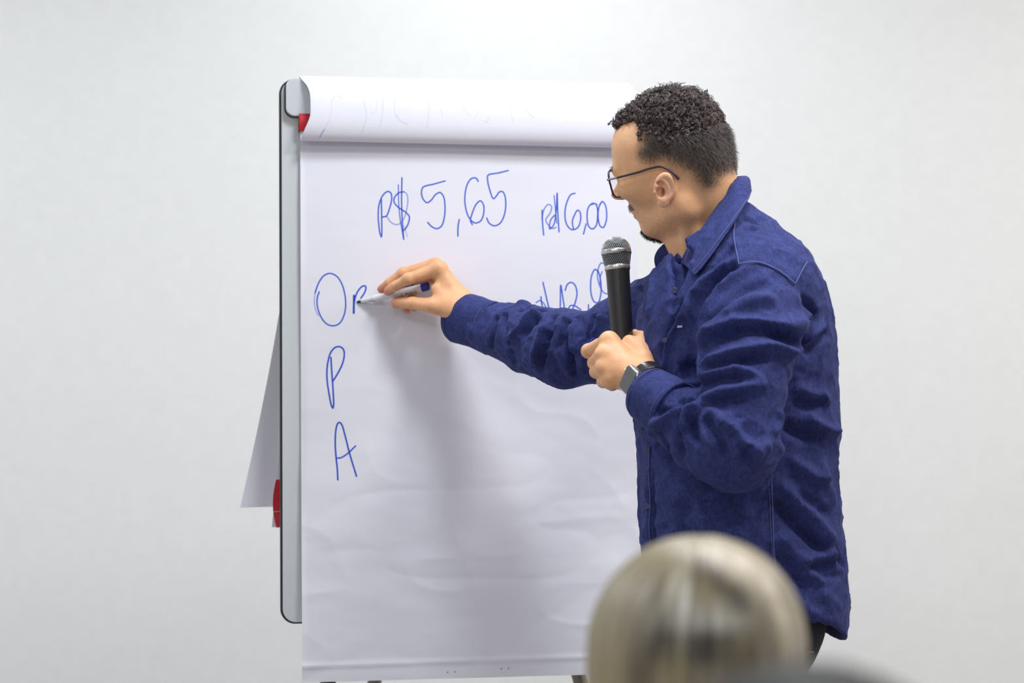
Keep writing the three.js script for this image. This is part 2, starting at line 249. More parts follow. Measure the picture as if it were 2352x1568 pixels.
// everything written on the sheet: strokes digitised in pixels of the photograph
const INK = [];
const zm = (x0, y0, s) => (list, w = 3.2, a = 0.8) => INK.push({ w, a, pts: list.map(q => [x0 + q[0] / s, y0 + q[1] / s]) });
{
  const s = zm(680, 360, 3.0154);
  s([[590, 290], [592, 420], [590, 555], [580, 530], [572, 470], [568, 400], [576, 325], [602, 265], [635, 240], [657, 253], [661, 300], [648, 352], [625, 410], [597, 418]]);
  s([[597, 418], [625, 414], [652, 450], [690, 470], [722, 460], [750, 418], [768, 350], [773, 290], [764, 255], [745, 242]], 2.4, 0.5);
  s([[745, 242], [710, 250], [680, 285], [679, 315], [708, 350], [760, 386], [783, 415], [778, 455], [762, 490], [742, 512]]);
  s([[708, 195], [710, 320], [720, 430], [742, 560]], 2.6, 0.7); s([[733, 145], [730, 300], [735, 450], [744, 572]]); s([[748, 480], [770, 555]], 2, 0.35);
  s([[1032, 167], [950, 190], [880, 210], [868, 240], [875, 285], [905, 318], [935, 300], [965, 262], [995, 247], [1020, 275], [1030, 340], [1025, 420], [1005, 480], [975, 498], [940, 485], [910, 455]]);
  s([[1128, 435], [1120, 480], [1118, 550]]);
  s([[1260, 170], [1245, 148], [1215, 150], [1185, 190], [1168, 270], [1172, 350], [1195, 420], [1235, 458], [1275, 445], [1297, 390], [1295, 330], [1275, 305], [1245, 330], [1215, 400], [1205, 440], [1218, 470]]);
  s([[1468, 95], [1400, 112], [1328, 128], [1325, 160], [1340, 230], [1365, 290], [1385, 272], [1405, 245], [1425, 240], [1442, 262], [1450, 320], [1440, 400], [1410, 460], [1370, 478], [1335, 460], [1318, 425]]);
  s([[1700, 370], [1702, 450], [1710, 542]]); s([[1698, 430], [1716, 360], [1745, 330], [1766, 345], [1755, 390], [1725, 437], [1745, 475], [1775, 497], [1795, 488]], 2.6, 0.65);
  s([[1784, 268], [1793, 380], [1800, 460]], 2.6, 0.7); s([[1805, 253], [1796, 380], [1778, 475], [1752, 500], [1758, 440], [1785, 405]], 3, 0.75); s([[1805, 253], [1808, 380], [1816, 520]]);
  s([[1928, 253], [1900, 262], [1870, 320], [1857, 400], [1870, 470], [1905, 505], [1945, 490], [1966, 430], [1960, 380], [1945, 370], [1925, 400], [1908, 450], [1916, 500]]);
  s([[2003, 465], [1992, 505], [1984, 535]]);
  s([[2078, 330], [2050, 322], [2020, 350], [2010, 410], [2020, 480], [2045, 500], [2070, 480], [2083, 410], [2080, 350], [2066, 324], [2040, 332]]);
  s([[2112, 312], [2092, 350], [2086, 420], [2100, 480], [2120, 490], [2140, 450], [2145, 390], [2135, 332], [2116, 310], [2096, 335]]);
  s([[1703, 870], [1716, 930], [1736, 1020], [1752, 1080]]); s([[1655, 1010], [1678, 996], [1700, 1008], [1728, 1050], [1745, 1085]], 2.6, 0.7); s([[1688, 970], [1696, 1030], [1716, 1080]]); s([[1712, 1046], [1760, 1048], [1792, 1060], [1815, 1075]], 2.6, 0.7);
  s([[1820, 1080], [1822, 980], [1825, 890], [1840, 985], [1856, 1095]]);
  s([[1855, 925], [1870, 885], [1895, 870], [1920, 885], [1936, 940], [1926, 1000], [1905, 1055], [1884, 1095], [1876, 1055], [1890, 1032], [1915, 1030], [1962, 1060]]);
  s([[2014, 1025], [2016, 1090]]);
  s([[2082, 795], [2062, 780], [2040, 815], [2030, 880], [2035, 960], [2055, 1005], [2080, 1010], [2098, 960], [2101, 880], [2086, 800], [2075, 785]]);
  s([[2155, 810], [2130, 748], [2105, 735], [2085, 770], [2078, 830], [2095, 900], [2120, 940], [2145, 948], [2170, 925]], 2.8, 0.7); s([[2110, 795], [2098, 830], [2095, 880]], 2.6, 0.7);
  const o = zm(690, 620, 3.138);
  o([[135, 158], [122, 195], [120, 250], [135, 310], [165, 365], [200, 395], [240, 402], [280, 385], [310, 335], [325, 260], [318, 170], [295, 95], [260, 45], [215, 25], [170, 40], [130, 95], [105, 165]], 3.2, 0.8); o([[105, 165], [100, 230], [110, 290], [130, 332]], 2.2, 0.45);
  o([[385, 185], [384, 250], [383, 310]], 4.4, 1); o([[384, 250], [395, 195], [415, 150], [445, 118], [465, 115], [471, 130], [460, 165], [435, 203]], 3.4, 0.9);
  o([[219, 630], [224, 720], [230, 800], [236, 900], [238, 970], [233, 995], [222, 975], [205, 890], [192, 800], [190, 730], [200, 650], [220, 590], [250, 558], [285, 553], [310, 575], [315, 615], [300, 680], [265, 750], [230, 806]], 3.6, 0.9);
  o([[268, 1510], [265, 1440], [255, 1340], [250, 1250], [255, 1150], [268, 1105], [280, 1098], [295, 1110], [320, 1190], [350, 1310], [402, 1485]], 3.6, 0.9); o([[265, 1355], [290, 1352], [335, 1325], [395, 1268]], 3.4, 0.85);
}
function inkOn(ctx, ink, toXY, scale, colour) {
  ctx.lineCap = 'round'; ctx.lineJoin = 'round';
  for (const { w, a, pts } of ink) {
    const c = new THREE.CatmullRomCurve3(pts.map(q => V(q[0], q[1], 0)), false, 'centripetal').getPoints(pts.length * 8);
    ctx.strokeStyle = colour(a); ctx.lineWidth = w * scale; ctx.beginPath(); c.forEach((q, i) => { const [x, y] = toXY(q.x, q.y); i ? ctx.lineTo(x, y) : ctx.moveTo(x, y); }); ctx.stroke();
  }
}
const paperTone = [0.775, 0.775, 0.87];
const toHex = c => '#' + new THREE.Color().setRGB(...c).getHexString();
const pageMap = (() => {
  const cv = document.createElement('canvas'), h = 2048, w = Math.round(h * PW / PH); cv.width = w; cv.height = h; const ctx = cv.getContext('2d');
  ctx.fillStyle = toHex(paperTone); ctx.fillRect(0, 0, w, h);
  const toXY = (x, y) => { const [u, v] = Buv(x, y, 0.006); return [(u - PU0) / PW * w, (PV0 - v) / PH * h]; };
  inkOn(ctx, INK, toXY, w / 768, a => `rgba(22,58,190,${a})`);
  ctx.fillStyle = 'rgba(60,60,80,0.8)'; for (const [x, y] of [[1024, 1542], [1041, 1541], [1145, 1534], [1161, 1533]]) { const [a, b] = toXY(x, y); ctx.beginPath(); ctx.arc(a, b, 2.4, 0, 7); ctx.fill(); }
  const t = new THREE.CanvasTexture(cv); t.colorSpace = THREE.SRGBColorSpace; t.anisotropy = 8; return t;
})();
const paperMat = std([1, 1, 1], 0.85, { map: pageMap });
const plainPaper = std(paperTone, 0.85);
const padBase = onB(BW / 2, 0, 0.02);
const pad = thing('paper_pad', 'large white paper pad with blue handwritten prices, clamped on the easel', 'paper pad', [padBase.x, padBase.y, padBase.z]);
function sheet(nu, nv, fn) { const b = new Buf(); for (let j = 0; j <= nv; j++) for (let i = 0; i <= nu; i++) { const p = fn(i / nu, j / nv); b.v(p.x, p.y, p.z, null, i / nu, 1 - j / nv); } for (let j = 0; j < nv; j++) for (let i = 0; i < nu; i++) { const a = j * (nu + 1) + i; b.q(a, a + nu + 1, a + nu + 2, a + 1); } return b.geo(); }
function thick(g, t) {   // close a sheet into a thin slab
  const p = g.attributes.position, n = g.attributes.normal, u = g.attributes.uv, N = p.count, pos = [], uv = [], idx = [...g.index.array]; const m = idx.length;
  for (let s = 0; s < 2; s++) for (let i = 0; i < N; i++) { pos.push(p.getX(i) - n.getX(i) * t * s, p.getY(i) - n.getY(i) * t * s, p.getZ(i) - n.getZ(i) * t * s); uv.push(u.getX(i), u.getY(i)); }
  const edge = new Map(); for (let q = 0; q < m; q += 3) for (let e = 0; e < 3; e++) { const a = idx[q + e], b = idx[q + (e + 1) % 3], k = a < b ? a * N + b : b * N + a; edge.has(k) ? edge.set(k, null) : edge.set(k, [a, b]); }
  for (let q = 0; q < m; q += 3) idx.push(idx[q] + N, idx[q + 2] + N, idx[q + 1] + N);
  for (const e of edge.values()) if (e) idx.push(e[0], e[0] + N, e[1], e[1], e[0] + N, e[1] + N);
  const o = new THREE.BufferGeometry(); o.setAttribute('position', new THREE.Float32BufferAttribute(pos, 3)); o.setAttribute('uv', new THREE.Float32BufferAttribute(uv, 2)); o.setIndex(idx); o.computeVertexNormals(); return o;
}
part('written_sheet', sheet(150, 260, (s, t) => { const u = PU0 + s * PW + 0.010 * t * s * s, v = PV0 - t * PH + 0.008 * s * 0; return onB(u, v, pageOff(u, v)); }), paperMat, pad, 'front sheet with blue marker handwriting');
{ // sheet stack behind the front sheet, then the used sheets thrown over the top
  const bk = sheet(40, 60, (s, t) => { const u = PU0 + 0.003 + s * (PW - 0.004), v = PV0 - t * (PH * 0.80); return onB(u, v, Math.max(0.0025, pageOff(u, v) * 0.5 - 0.0008)); });
  part('under_sheet', bk, plainPaper, pad);
  // side profile (n, v) of the thrown-over sheets
  const prof = [[0.012, -0.050], [0.012, -0.085], [0.014, -0.100], [0.021, -0.1085], [0.030, -0.104], [0.0365, -0.090], [0.0385, -0.07], [0.0365, -0.045], [0.030, -0.020], [0.020, -0.003], [0.008, 0.0065], [-0.006, 0.008], [-0.02, 0.003], [-0.030, -0.02], [-0.036, -0.06], [-0.04, -0.12]];
  const rollMap = (() => { const cv = document.createElement('canvas'); cv.width = 1400; cv.height = 640; const c = cv.getContext('2d'); c.fillStyle = toHex(paperTone); c.fillRect(0, 0, 1400, 640); return { cv, c }; })();
  const curve = new THREE.CatmullRomCurve3(prof.map(q => V(q[0], q[1], 0)), false, 'centripetal'); const CP = curve.getSpacedPoints(70);
  // ghost writing showing through from the back: strokes given on the roll in pixels, height -> arc position
  const ghost = zmList(700, 170, 2.94, [
    [[[100, 415], [112, 350], [118, 250], [130, 170], [165, 145], [200, 170]], 2.2, 0.18], [[[98, 418], [108, 378]], 4, 0.5], [[[345, 180], [362, 260], [372, 395]], 2, 0.22], [[[370, 120], [395, 128]], 2, 0.12], [[[435, 170], [432, 240], [410, 272], [395, 262]], 2, 0.14], [[[480, 150], [474, 300], [477, 355]], 2.2, 0.22],
    [[[565, 140], [560, 240], [575, 300]], 2.2, 0.16], [[[572, 275], [600, 310], [660, 338]], 2.2, 0.26], [[[800, 150], [796, 260], [797, 365]], 2.2, 0.2], [[[880, 235], [892, 285]], 2.2, 0.18], [[[1020, 190], [1050, 250], [1085, 275]], 2.2, 0.15], [[[1130, 215], [1140, 260], [1110, 300]], 2.2, 0.12], [[[1185, 315], [1200, 322], [1212, 290]], 2.4, 0.22], [[[1385, 170], [1370, 240], [1380, 320]], 2.2, 0.14], [[[1470, 210], [1490, 260], [1528, 290]], 2.4, 0.2], [[[1640, 160], [1640, 205]], 2, 0.14], [[[1615, 240], [1622, 255]], 2.4, 0.18]]);
  function zmList(x0, y0, s, L) { return L.map(([pts, w, a]) => ({ w, a, pts: pts.map(q => [x0 + q[0] / s, y0 + q[1] / s]) })); }
  const arcOf = v => { for (let k = 14; k < 50; k++) { const q = CP[k], r = CP[k + 1]; if (r.y > q.y && v >= q.y && v <= r.y) return (k + (v - q.y) / (r.y - q.y)) / 70; } return v > 0 ? 0.62 : 0.25; };
  inkOn(rollMap.c, ghost, (x, y) => { const [u, v] = Buv(x, y, 0.035); return [(u - PU0) / PW * 1400, arcOf(v) * 640]; }, 1.8, a => `rgba(100,100,185,${a * 0.6})`);
  const rt = new THREE.CanvasTexture(rollMap.cv); rt.colorSpace = THREE.SRGBColorSpace;
  const slack = (s) => 0.004 * (fbm(s * 2.2, 3, 1) - 0.5);
  const g = sheet(60, 70, (s, t) => { const q = CP[Math.round(t * 70)]; const droop = 1 + 0.10 * Math.exp(-s * 9) ; return onB(PU0 + s * (PW - 0.008 * sstep(-0.010, 0.006, q.y)) + 0.016 * (1 - s) * sstep(0.012, 0.036, q.x) * sstep(-0.112, -0.06, q.y), q.y - 0.003 * s * (q.x > 0.02 ? 1 : 0), q.x * droop + (q.x > 0.01 ? slack(s) : 0)); });
  part('thrown_over_sheet', thick(g, 0.0012), std([1, 1, 1], 0.85, { map: rt }), pad, 'used sheets curled over the clamp bar');
  // two sheets hanging down behind the board, swinging out to its left
  const hang = (dx0, dx1, len, nn, w) => sheet(30, 50, (s, t) => { const u = PU0 + s * w - lerp(dx0, dx1, Math.pow(t, 1.5)) , v = -0.10 - t * len + 0.012 * s * t; return onB(u, v, -0.04 - nn * Math.sin(t * 1.9) - 0.012 * Math.sin(s * 2.4 + t * 2) - 0.006 * s); });
  part('hanging_sheet', thick(hang(0.0, 0.103, 0.655, 0.035, PW), 0.0008), plainPaper, pad, 'sheet hanging loose behind the board');
  part('hanging_sheet', thick(hang(-0.004, 0.0475, 0.69, 0.02, PW), 0.0008), plainPaper, pad);
  const red = std([0.60, 0.012, 0.03], 0.5);
  const cov = sheet(8, 16, (s, t) => { const u = PU0 - 0.046 + s * 0.12 + 0.006 * Math.pow(2 * t - 1, 2), v = -0.705 - t * 0.085; return onB(u, v, -0.058 - 0.004 * Math.sin(t * 3)); });
  part('cover_flap', thick(cov, 0.001), red, pad, 'red cover of the pad behind the board');
  const tb = new Buf(); tb.tube([onB(PU0 - 0.0445, -0.762, -0.0555), onB(PU0 - 0.034, -0.7615, -0.0555)], 0.0006, 5, null); part('staple', tb.geo(), std([0.8, 0.8, 0.8], 0.3, { metalness: 0.8 }), pad);
  const clip = sheet(8, 10, (s, t) => onB(0.0285 + s * 0.03, -0.060 - t * 0.0315, 0.017 + 0.0045 * Math.sin(t * 3.0) + 0.001 * s)); 
  part('clip_tab', thick(clip, 0.0015), red, easel, 'bright red tab under the clamp bar');
  const clipb = new THREE.BoxGeometry(0.05, 0.032, 0.008); clipb.translate(0.0525, -0.076, 0.0095); part('clip_block', onBoard(clipb), std([0.22, 0.14, 0.07], 0.6), easel, 'brown block behind the red tab');
}

// ---------------------------------------------------------------- presenter: frames of reference
const D2R = Math.PI / 180;
const HC = P(1567, 411, 3.1), YAW = 32 * D2R, PITCH = 8.5 * D2R, ROLL = 9 * D2R;
const hf0 = V(-Math.cos(YAW), 0, -Math.sin(YAW)), hl0 = V(0, 1, 0).cross(hf0);
const hF = hf0.clone().multiplyScalar(Math.cos(PITCH)).add(V(0, -Math.sin(PITCH), 0)), hU0 = hl0.clone().cross(hF).negate().normalize();
if (hU0.y < 0) hU0.negate();
const hL = hl0.clone().multiplyScalar(Math.cos(ROLL)).addScaledVector(hU0, -Math.sin(ROLL)), hU = hU0.clone().multiplyScalar(Math.cos(ROLL)).addScaledVector(hl0, Math.sin(ROLL));
const Hd = (f, l, u) => HC.clone().addScaledVector(hF, f).addScaledVector(hL, l).addScaledVector(hU, u);    // head frame -> world
const toHead = p => { const q = p.clone().sub(HC); return [q.dot(hF), q.dot(hL), q.dot(hU)]; };
const dirHead = v => [v.dot(hF), v.dot(hL), v.dot(hU)];

// neck in the head frame
const NB = P(1668, 540, 3.115);                             // base of the neck
const nb = toHead(NB), nbF = toHead(P(1600, 585, 3.11));
// ear, in its own plane: a = along the head towards the face, b = up, c = outwards
const EAR = [-0.002, 0.0735, -0.010], earTilt = 14 * D2R, earFlare = 26 * D2R;
function earField(f, l, u) {
  const sgn = l < 0 ? -1 : 1; let x = (f - EAR[0]) / 0.87, c = (Math.abs(l) - EAR[1]) / 0.87, y = (u - EAR[2]) / 0.87;
  let a = x * Math.cos(earTilt) + y * Math.sin(earTilt), b = -x * Math.sin(earTilt) + y * Math.cos(earTilt);
  const a2 = a * Math.cos(earFlare) + c * Math.sin(earFlare), c2 = -a * Math.sin(earFlare) + c * Math.cos(earFlare); a = a2; c = c2 - 0.010;
  // outer oval narrows to the lobe
  const wid = b > 0 ? 0.0185 : lerp(0.0185, 0.0115, sstep(0, 0.028, -b)), e = Math.hypot((a + 0.002) / wid, (b - 0.002) / 0.0275);
  const rim = (e - 1) * Math.min(wid, 0.022);
  const plate = Math.max(rim, Math.abs(c + 0.001 - 0.10 * (0.018 - Math.abs(a))) - 0.0032);
  const helixOn = sstep(-0.03, -0.008, b + (a < 0 ? 0.006 : -0.012));
  const helix = Math.hypot(rim + 0.0030, c - 0.0022) - 0.0037 * (0.3 + 0.7 * helixOn);
  let d = smin(plate, helix, 0.003);
  // antihelix ridge, tragus, lobe
  const ah = Math.hypot(Math.hypot((a - 0.0015) / 0.0105, (b + 0.001) / 0.0155) * 0.012 - 0.012, c - 0.0025) - (a < 0.004 ? 0.0026 : 0.0005); d = smin(d, ah, 0.0035);
  d = smin(d, Math.hypot(a - 0.0140, b + 0.004, c - 0.002) - 0.0046, 0.002);
  d = smin(d, ell(a, b, c, [0.001, -0.022, 0.001], [0.0095, 0.0085, 0.0042]), 0.005);
  d = smax(d, -ell(a, b, c, [0.0055, -0.0035, 0.004], [0.0082, 0.0100, 0.0115]), 0.001);
  d = smax(d, -ell(a, b, c, [0.006, 0.0118, 0.003], [0.0070, 0.0042, 0.0065]), 0.001);
  // root joining the head
  d = smin(d, cone(a, b, c, [0.009, 0.012, -0.008, 0.0055], [0.008, -0.012, -0.008, 0.0055]), 0.006);
  return d * 0.87;
}
const squash = u => u < 0.012 ? 0.012 + (u - 0.012) * 1.24 : u;   // short lower face
const recede = u => u < 0.012 ? 0.22 * Math.max(0, 0.0 - u) : 0;          // the chin is drawn in
function skull(f, l, u) {
  const s = Math.abs(l); f += recede(u); u = squash(u);
  let d = ell(f, l, u, [0.006, 0, 0.050], [0.0860, 0.0745, 0.0815]);
  d = smin(d, ell(f, l, u, [-0.030, 0, 0.024], [0.046, 0.060, 0.058]), 0.03);
  d = smin(d, ell(f, l, u, [0.047, 0, 0.056], [0.050, 0.060, 0.056]), 0.03);
  d = smin(d, ell(f, s, u, [0.030, 0.010, -0.004], [0.058, 0.054, 0.062]), 0.03);
  d = smin(d, ell(f, s, u, [0.066, 0.040, 0.000], [0.026, 0.022, 0.022]), 0.02);
  d = smin(d, cone(f, s, u, [0.0905, 0.008, 0.034, 0.0125], [0.080, 0.044, 0.034, 0.0115]), 0.014);
  d = smin(d, ell(f, s, u, [0.072, 0, -0.042], [0.029, 0.032, 0.034]), 0.02);
  d = smin(d, cone(f, s, u, [0.000, 0.047, -0.056, 0.0195], [0.070, 0.014, -0.084, 0.0185]), 0.024);
  d = smin(d, cone(f, s, u, [-0.004, 0.052, -0.015, 0.019], [0.000, 0.047, -0.056, 0.0185]), 0.02);
  d = smin(d, ell(f, s, u, [0.040, 0, -0.055], [0.045, 0.038, 0.034]), 0.02);
  d = smin(d, ell(f, s, u, [0.080, 0, -0.086], [0.017, 0.019, 0.017]), 0.014);
  // eye sockets, eyeballs
  d = smax(d, -ell(f, s, u, [0.101, 0.033, 0.013], [0.022, 0.018, 0.0125]), 0.012);
  d = smin(d, ell(f, s, u, [0.0775, 0.033, 0.013], [0.0125, 0.0125, 0.0122]), 0.003);
  // nose
  d = smin(d, cone(f, s, u, [0.094, 0, 0.026, 0.0075], [0.1150, 0, -0.0045, 0.0095]), 0.010);
  d = smin(d, ell(f, s, u, [0.115, 0, -0.007], [0.0105, 0.0105, 0.0095]), 0.006);
  d = smin(d, ell(f, s, u, [0.1035, 0.0120, -0.010], [0.011, 0.0075, 0.0085]), 0.006);
  // lips
  d = smin(d, cone(f, s, u, [0.1000, 0, -0.0455, 0.0058], [0.0885, 0.022, -0.049, 0.0035]), 0.006);
  d = smin(d, cone(f, s, u, [0.0980, 0, -0.0565, 0.0064], [0.0880, 0.020, -0.052, 0.0035]), 0.006);
  d = smax(d, -cone(f, s, u, [0.1065, 0, -0.0508, 0.0014], [0.093, 0.023, -0.0505, 0.0014]), 0.003);
  return d;
}
function neckField(f, l, u) {
  let d = cone(f, l, u, [-0.028, 0, -0.005, 0.053], [nb[0], nb[1], nb[2], 0.052]);
  d = smin(d, cone(f, l, u, [0.018, 0, -0.06, 0.036], [nbF[0], nbF[1], nbF[2], 0.040]), 0.03);
  d = smin(d, cone(f, l, u, [-0.018, 0.052, -0.035, 0.013], [nbF[0] - 0.012, nbF[1] + 0.028, nbF[2] - 0.01, 0.012]), 0.02);
  return d;
}
function headField(f, l, u) { let d = smin(skull(f, l, u), neckField(f, l, u), 0.022); const e = Math.abs(l) > 0.05 ? earField(f, l, u) : 1; if (e < 0.05) d = smin(d, e, 0.004); return d; }
const headWorld = (x, y, z) => { const q = V(x, y, z).sub(HC); return headField(q.dot(hF), q.dot(hL), q.dot(hU)); };

// ---------------------------------------------------------------- presenter: arms, hands, trunk
// right hand writing: distances are off the sheet
const RH = {
  wrist: Bj(1060, 706, 0.092, 0.0245), fore: Bj(1180, 770, 0.20, 0.031),
  index: [Bj(1008, 617, 0.083, 0.0125), Bj(938, 640, 0.078, 0.0098), Bj(909, 656, 0.060, 0.0086), Bj(891, 668.5, 0.041, 0.0076)],
  middle: [Bj(1000, 609, 0.060, 0.0125), Bj(926, 627, 0.050, 0.0095), Bj(895, 649, 0.037, 0.0084), Bj(876, 664, 0.024, 0.0074)],
  ring: [Bj(999, 616, 0.040, 0.0118), Bj(934, 652, 0.024, 0.0092), Bj(917, 688, 0.026, 0.0082), Bj(935, 711, 0.040, 0.0075)],
  little: [Bj(1003, 630, 0.026, 0.0105), Bj(954, 664, 0.014, 0.0082), Bj(942, 692, 0.016, 0.0074), Bj(952, 706, 0.026, 0.0068)],
  thumb: [Bj(1042, 712, 0.105, 0.0165), Bj(992, 702, 0.100, 0.0130), Bj(948, 696, 0.070, 0.0106), Bj(910, 695.5, 0.044, 0.0096)],
};
const LH = {
  wrist: J(1474, 870, 2.985, 0.0233), fore: J(1545, 940, 2.900, 0.0294),
  index: [J(1399, 783, 3.020, 0.0125), J(1352, 806, 3.070, 0.0104), J(1385, 806, 3.113, 0.0087), J(1425, 800, 3.113, 0.0076)],
  middle: [J(1386, 814, 3.005, 0.0125), J(1366, 833, 3.063, 0.0101), J(1394, 838, 3.110, 0.0087), J(1432, 830, 3.111, 0.0076)],
  ring: [J(1386, 845, 2.997, 0.0116), J(1370, 853, 3.051, 0.0097), J(1398, 862, 3.098, 0.0084), J(1432, 856, 3.103, 0.0074)],
  little: [J(1402, 871, 2.993, 0.0106), J(1385, 876, 3.039, 0.0087), J(1406, 886, 3.077, 0.0076), J(1434, 880, 3.087, 0.0066)],
  thumb: [J(1480, 826, 3.013, 0.0157), J(1481, 778, 3.041, 0.0122), J(1462, 772, 3.081, 0.0103), J(1432, 778, 3.107, 0.0087)],
};
function handField(h, x, y, z) {
  let d = cone(x, y, z, h.wrist, h.fore), palm = 1e9;
  for (const k of ['index', 'middle', 'ring', 'little']) { const m = h[k][0]; palm = smin(palm, cone(x, y, z, [h.wrist[0], h.wrist[1], h.wrist[2], 0.0185], m), 0.016); }
  palm = smin(palm, cone(x, y, z, h.index[0], h.little[0]), 0.01);
  d = smin(d, palm, 0.02);
  let th = Math.min(cone(x, y, z, h.thumb[0], h.thumb[1]), cone(x, y, z, h.thumb[1], h.thumb[2])); th = smin(th, cone(x, y, z, h.thumb[2], h.thumb[3]), 0.004);
  d = smin(d, cone(x, y, z, [h.wrist[0], h.wrist[1], h.wrist[2], 0.02], h.thumb[0]), 0.016); d = smin(d, th, 0.010);
  d = smin(d, cone(x, y, z, [h.thumb[0][0], h.thumb[0][1], h.thumb[0][2], 0.012], [lerp(h.thumb[1][0], h.index[0][0], 0.45), lerp(h.thumb[1][1], h.index[0][1], 0.45), lerp(h.thumb[1][2], h.index[0][2], 0.45), 0.0075]), 0.018);
  let prev = null;
  for (const k of ['index', 'middle', 'ring', 'little']) { const f = h[k]; let q = cone(x, y, z, f[0], f[1]); q = smin(q, cone(x, y, z, f[1], f[2]), 0.003); q = smin(q, cone(x, y, z, f[2], f[3]), 0.003);
    q = smin(q, Math.hypot(x - f[1][0], y - f[1][1], z - f[1][2]) - f[1][3] * 1.07, 0.004); prev = prev === null ? q : smin(prev, q, 0.0022); }
  return smin(d, prev, 0.007);
}
function boundsOf(list, pad) { const lo = [1e9, 1e9, 1e9], hi = [-1e9, -1e9, -1e9]; for (const j of list) for (let k = 0; k < 3; k++) { lo[k] = Math.min(lo[k], j[k] - j[3] - pad); hi[k] = Math.max(hi[k], j[k] + j[3] + pad); } return [lo, hi]; }

// trunk: stacked ellipses, body turned a little towards the camera
const BYAW = 10 * D2R, bF = V(-Math.cos(BYAW), 0, Math.sin(BYAW)), bL = V(Math.sin(BYAW), 0, Math.cos(BYAW)), TD = 3.08;
const ST = [[1480, 1500, 1936, .158], [1400, 1490, 1940, .160], [1300, 1480, 1937, .158], [1200, 1472, 1928, .155], [1100, 1470, 1916, .153], [1000, 1465, 1920, .156], [900, 1458, 1919, .160], [800, 1460, 1911, .165], [700, 1474, 1899, .165], [640, 1492, 1880, .158], [580, 1520, 1850, .135], [530, 1550, 1800, .098], [490, 1585, 1750, .06], [470, 1610, 1725, .035]]
  .map(([py, l, r, rl]) => { const a = P(l, py, TD), b = P(r, py, TD), half = (b.x - a.x) / 2; return { y: a.y, cx: (a.x + b.x) / 2, rf: Math.sqrt(half * half - (0.174 * rl) ** 2) / 0.985, rl }; });
const TAB = (() => { const n = 260, y0 = ST[0].y - 0.12, y1 = ST[ST.length - 1].y, a = new Float32Array(n * 3); for (let i = 0; i < n; i++) { const y = lerp(y0, y1, i / (n - 1)); let k = 0; while (k < ST.length - 2 && ST[k + 1].y < y) k++; const A = ST[k], Bq = ST[k + 1], t = y < A.y ? 0 : (y - A.y) / (Bq.y - A.y); a[i * 3] = lerp(A.cx, Bq.cx, t); a[i * 3 + 1] = lerp(A.rf, Bq.rf, t); a[i * 3 + 2] = lerp(A.rl, Bq.rl, t); }
  for (let pass = 0; pass < 30; pass++) for (let i = 1; i < n - 1; i++) for (let c = 0; c < 3; c++) a[i * 3 + c] = (a[i * 3 - 3 + c] + 2 * a[i * 3 + c] + a[i * 3 + 3 + c]) / 4;
  return { n, y0, y1, a }; })();
function trunk(x, y, z, inset = 0) {
  const t = clamp((y - TAB.y0) / (TAB.y1 - TAB.y0), 0, 1) * (TAB.n - 1), i = Math.min(Math.floor(t), TAB.n - 2), w = t - i, A = TAB.a;
  const cx = lerp(A[i * 3], A[i * 3 + 3], w), rf = lerp(A[i * 3 + 1], A[i * 3 + 4], w) - inset, rl = lerp(A[i * 3 + 2], A[i * 3 + 5], w) - inset;
  const dx = x - cx, dz = z + TD, f = dx * bF.x + dz * bF.z, l = dx * bL.x + dz * bL.z;
  const qa = Math.abs(f / rf), qb = Math.abs(l / rl), e = 2.25, k = Math.pow(Math.pow(qa, e) + Math.pow(qb, e), 1 / e), g = Math.hypot(f / (rf * rf), l / (rl * rl)) / (Math.hypot(f / rf, l / rl) || 1);
  let d = (k - 1) / (g || 1 / rf);
  return Math.max(d * 0.85, y - TAB.y1);
}
const LS = [J(1742, 672, 2.985, 0.068), J(1720, 768, 2.91, 0.0735), J(1703, 890, 2.86, 0.0640), J(1690, 1022, 2.835, 0.0575), J(1675, 1045, 2.835, 0.049)];
const LF = [J(1690, 1030, 2.835, 0.0545), J(1612, 995, 2.865, 0.0525), J(1545, 945, 2.905, 0.0425)];
const RS = [J(1592, 688, 3.235, 0.070), J(1470, 746, 3.235, 0.064), J(1378, 797, 3.24, 0.060), J(1300, 800, 3.285, 0.0590)];
const RF = [J(1300, 800, 3.285, 0.0590), J(1205, 776, 3.375, 0.0555), J(1130, 753, 3.435, 0.042)];
const hemY = (x, z) => { const f = (x - TAB.a[0]) * bF.x + (z + TD) * bF.z, l = (x - TAB.a[0]) * bL.x + (z + TD) * bL.z; const s = l * l / (f * f + l * l + 1e-6); return ST[0].y + 0.006 + 0.062 * Math.pow(s, 1.2); };
const CUTP = [P(1700, 402, 3.155), P(1621, 512, 3.0), P(1553, 606, 3.1)], CUTN = CUTP[1].clone().sub(CUTP[0]).cross(CUTP[2].clone().sub(CUTP[0])).normalize(), CUTC = P(1628, 500, 3.125);
if (CUTN.y < 0) CUTN.negate();
let VCUT = null;
function shirtField(x, y, z) { const d = shirtSolid(x, y, z); return VCUT && y > 1.34 && y < 1.52 ? smax(d, -Math.min(cone(x, y, z, VCUT[0], VCUT[1]), cone(x, y, z, VCUT[2], VCUT[3])), 0.004) : d; }
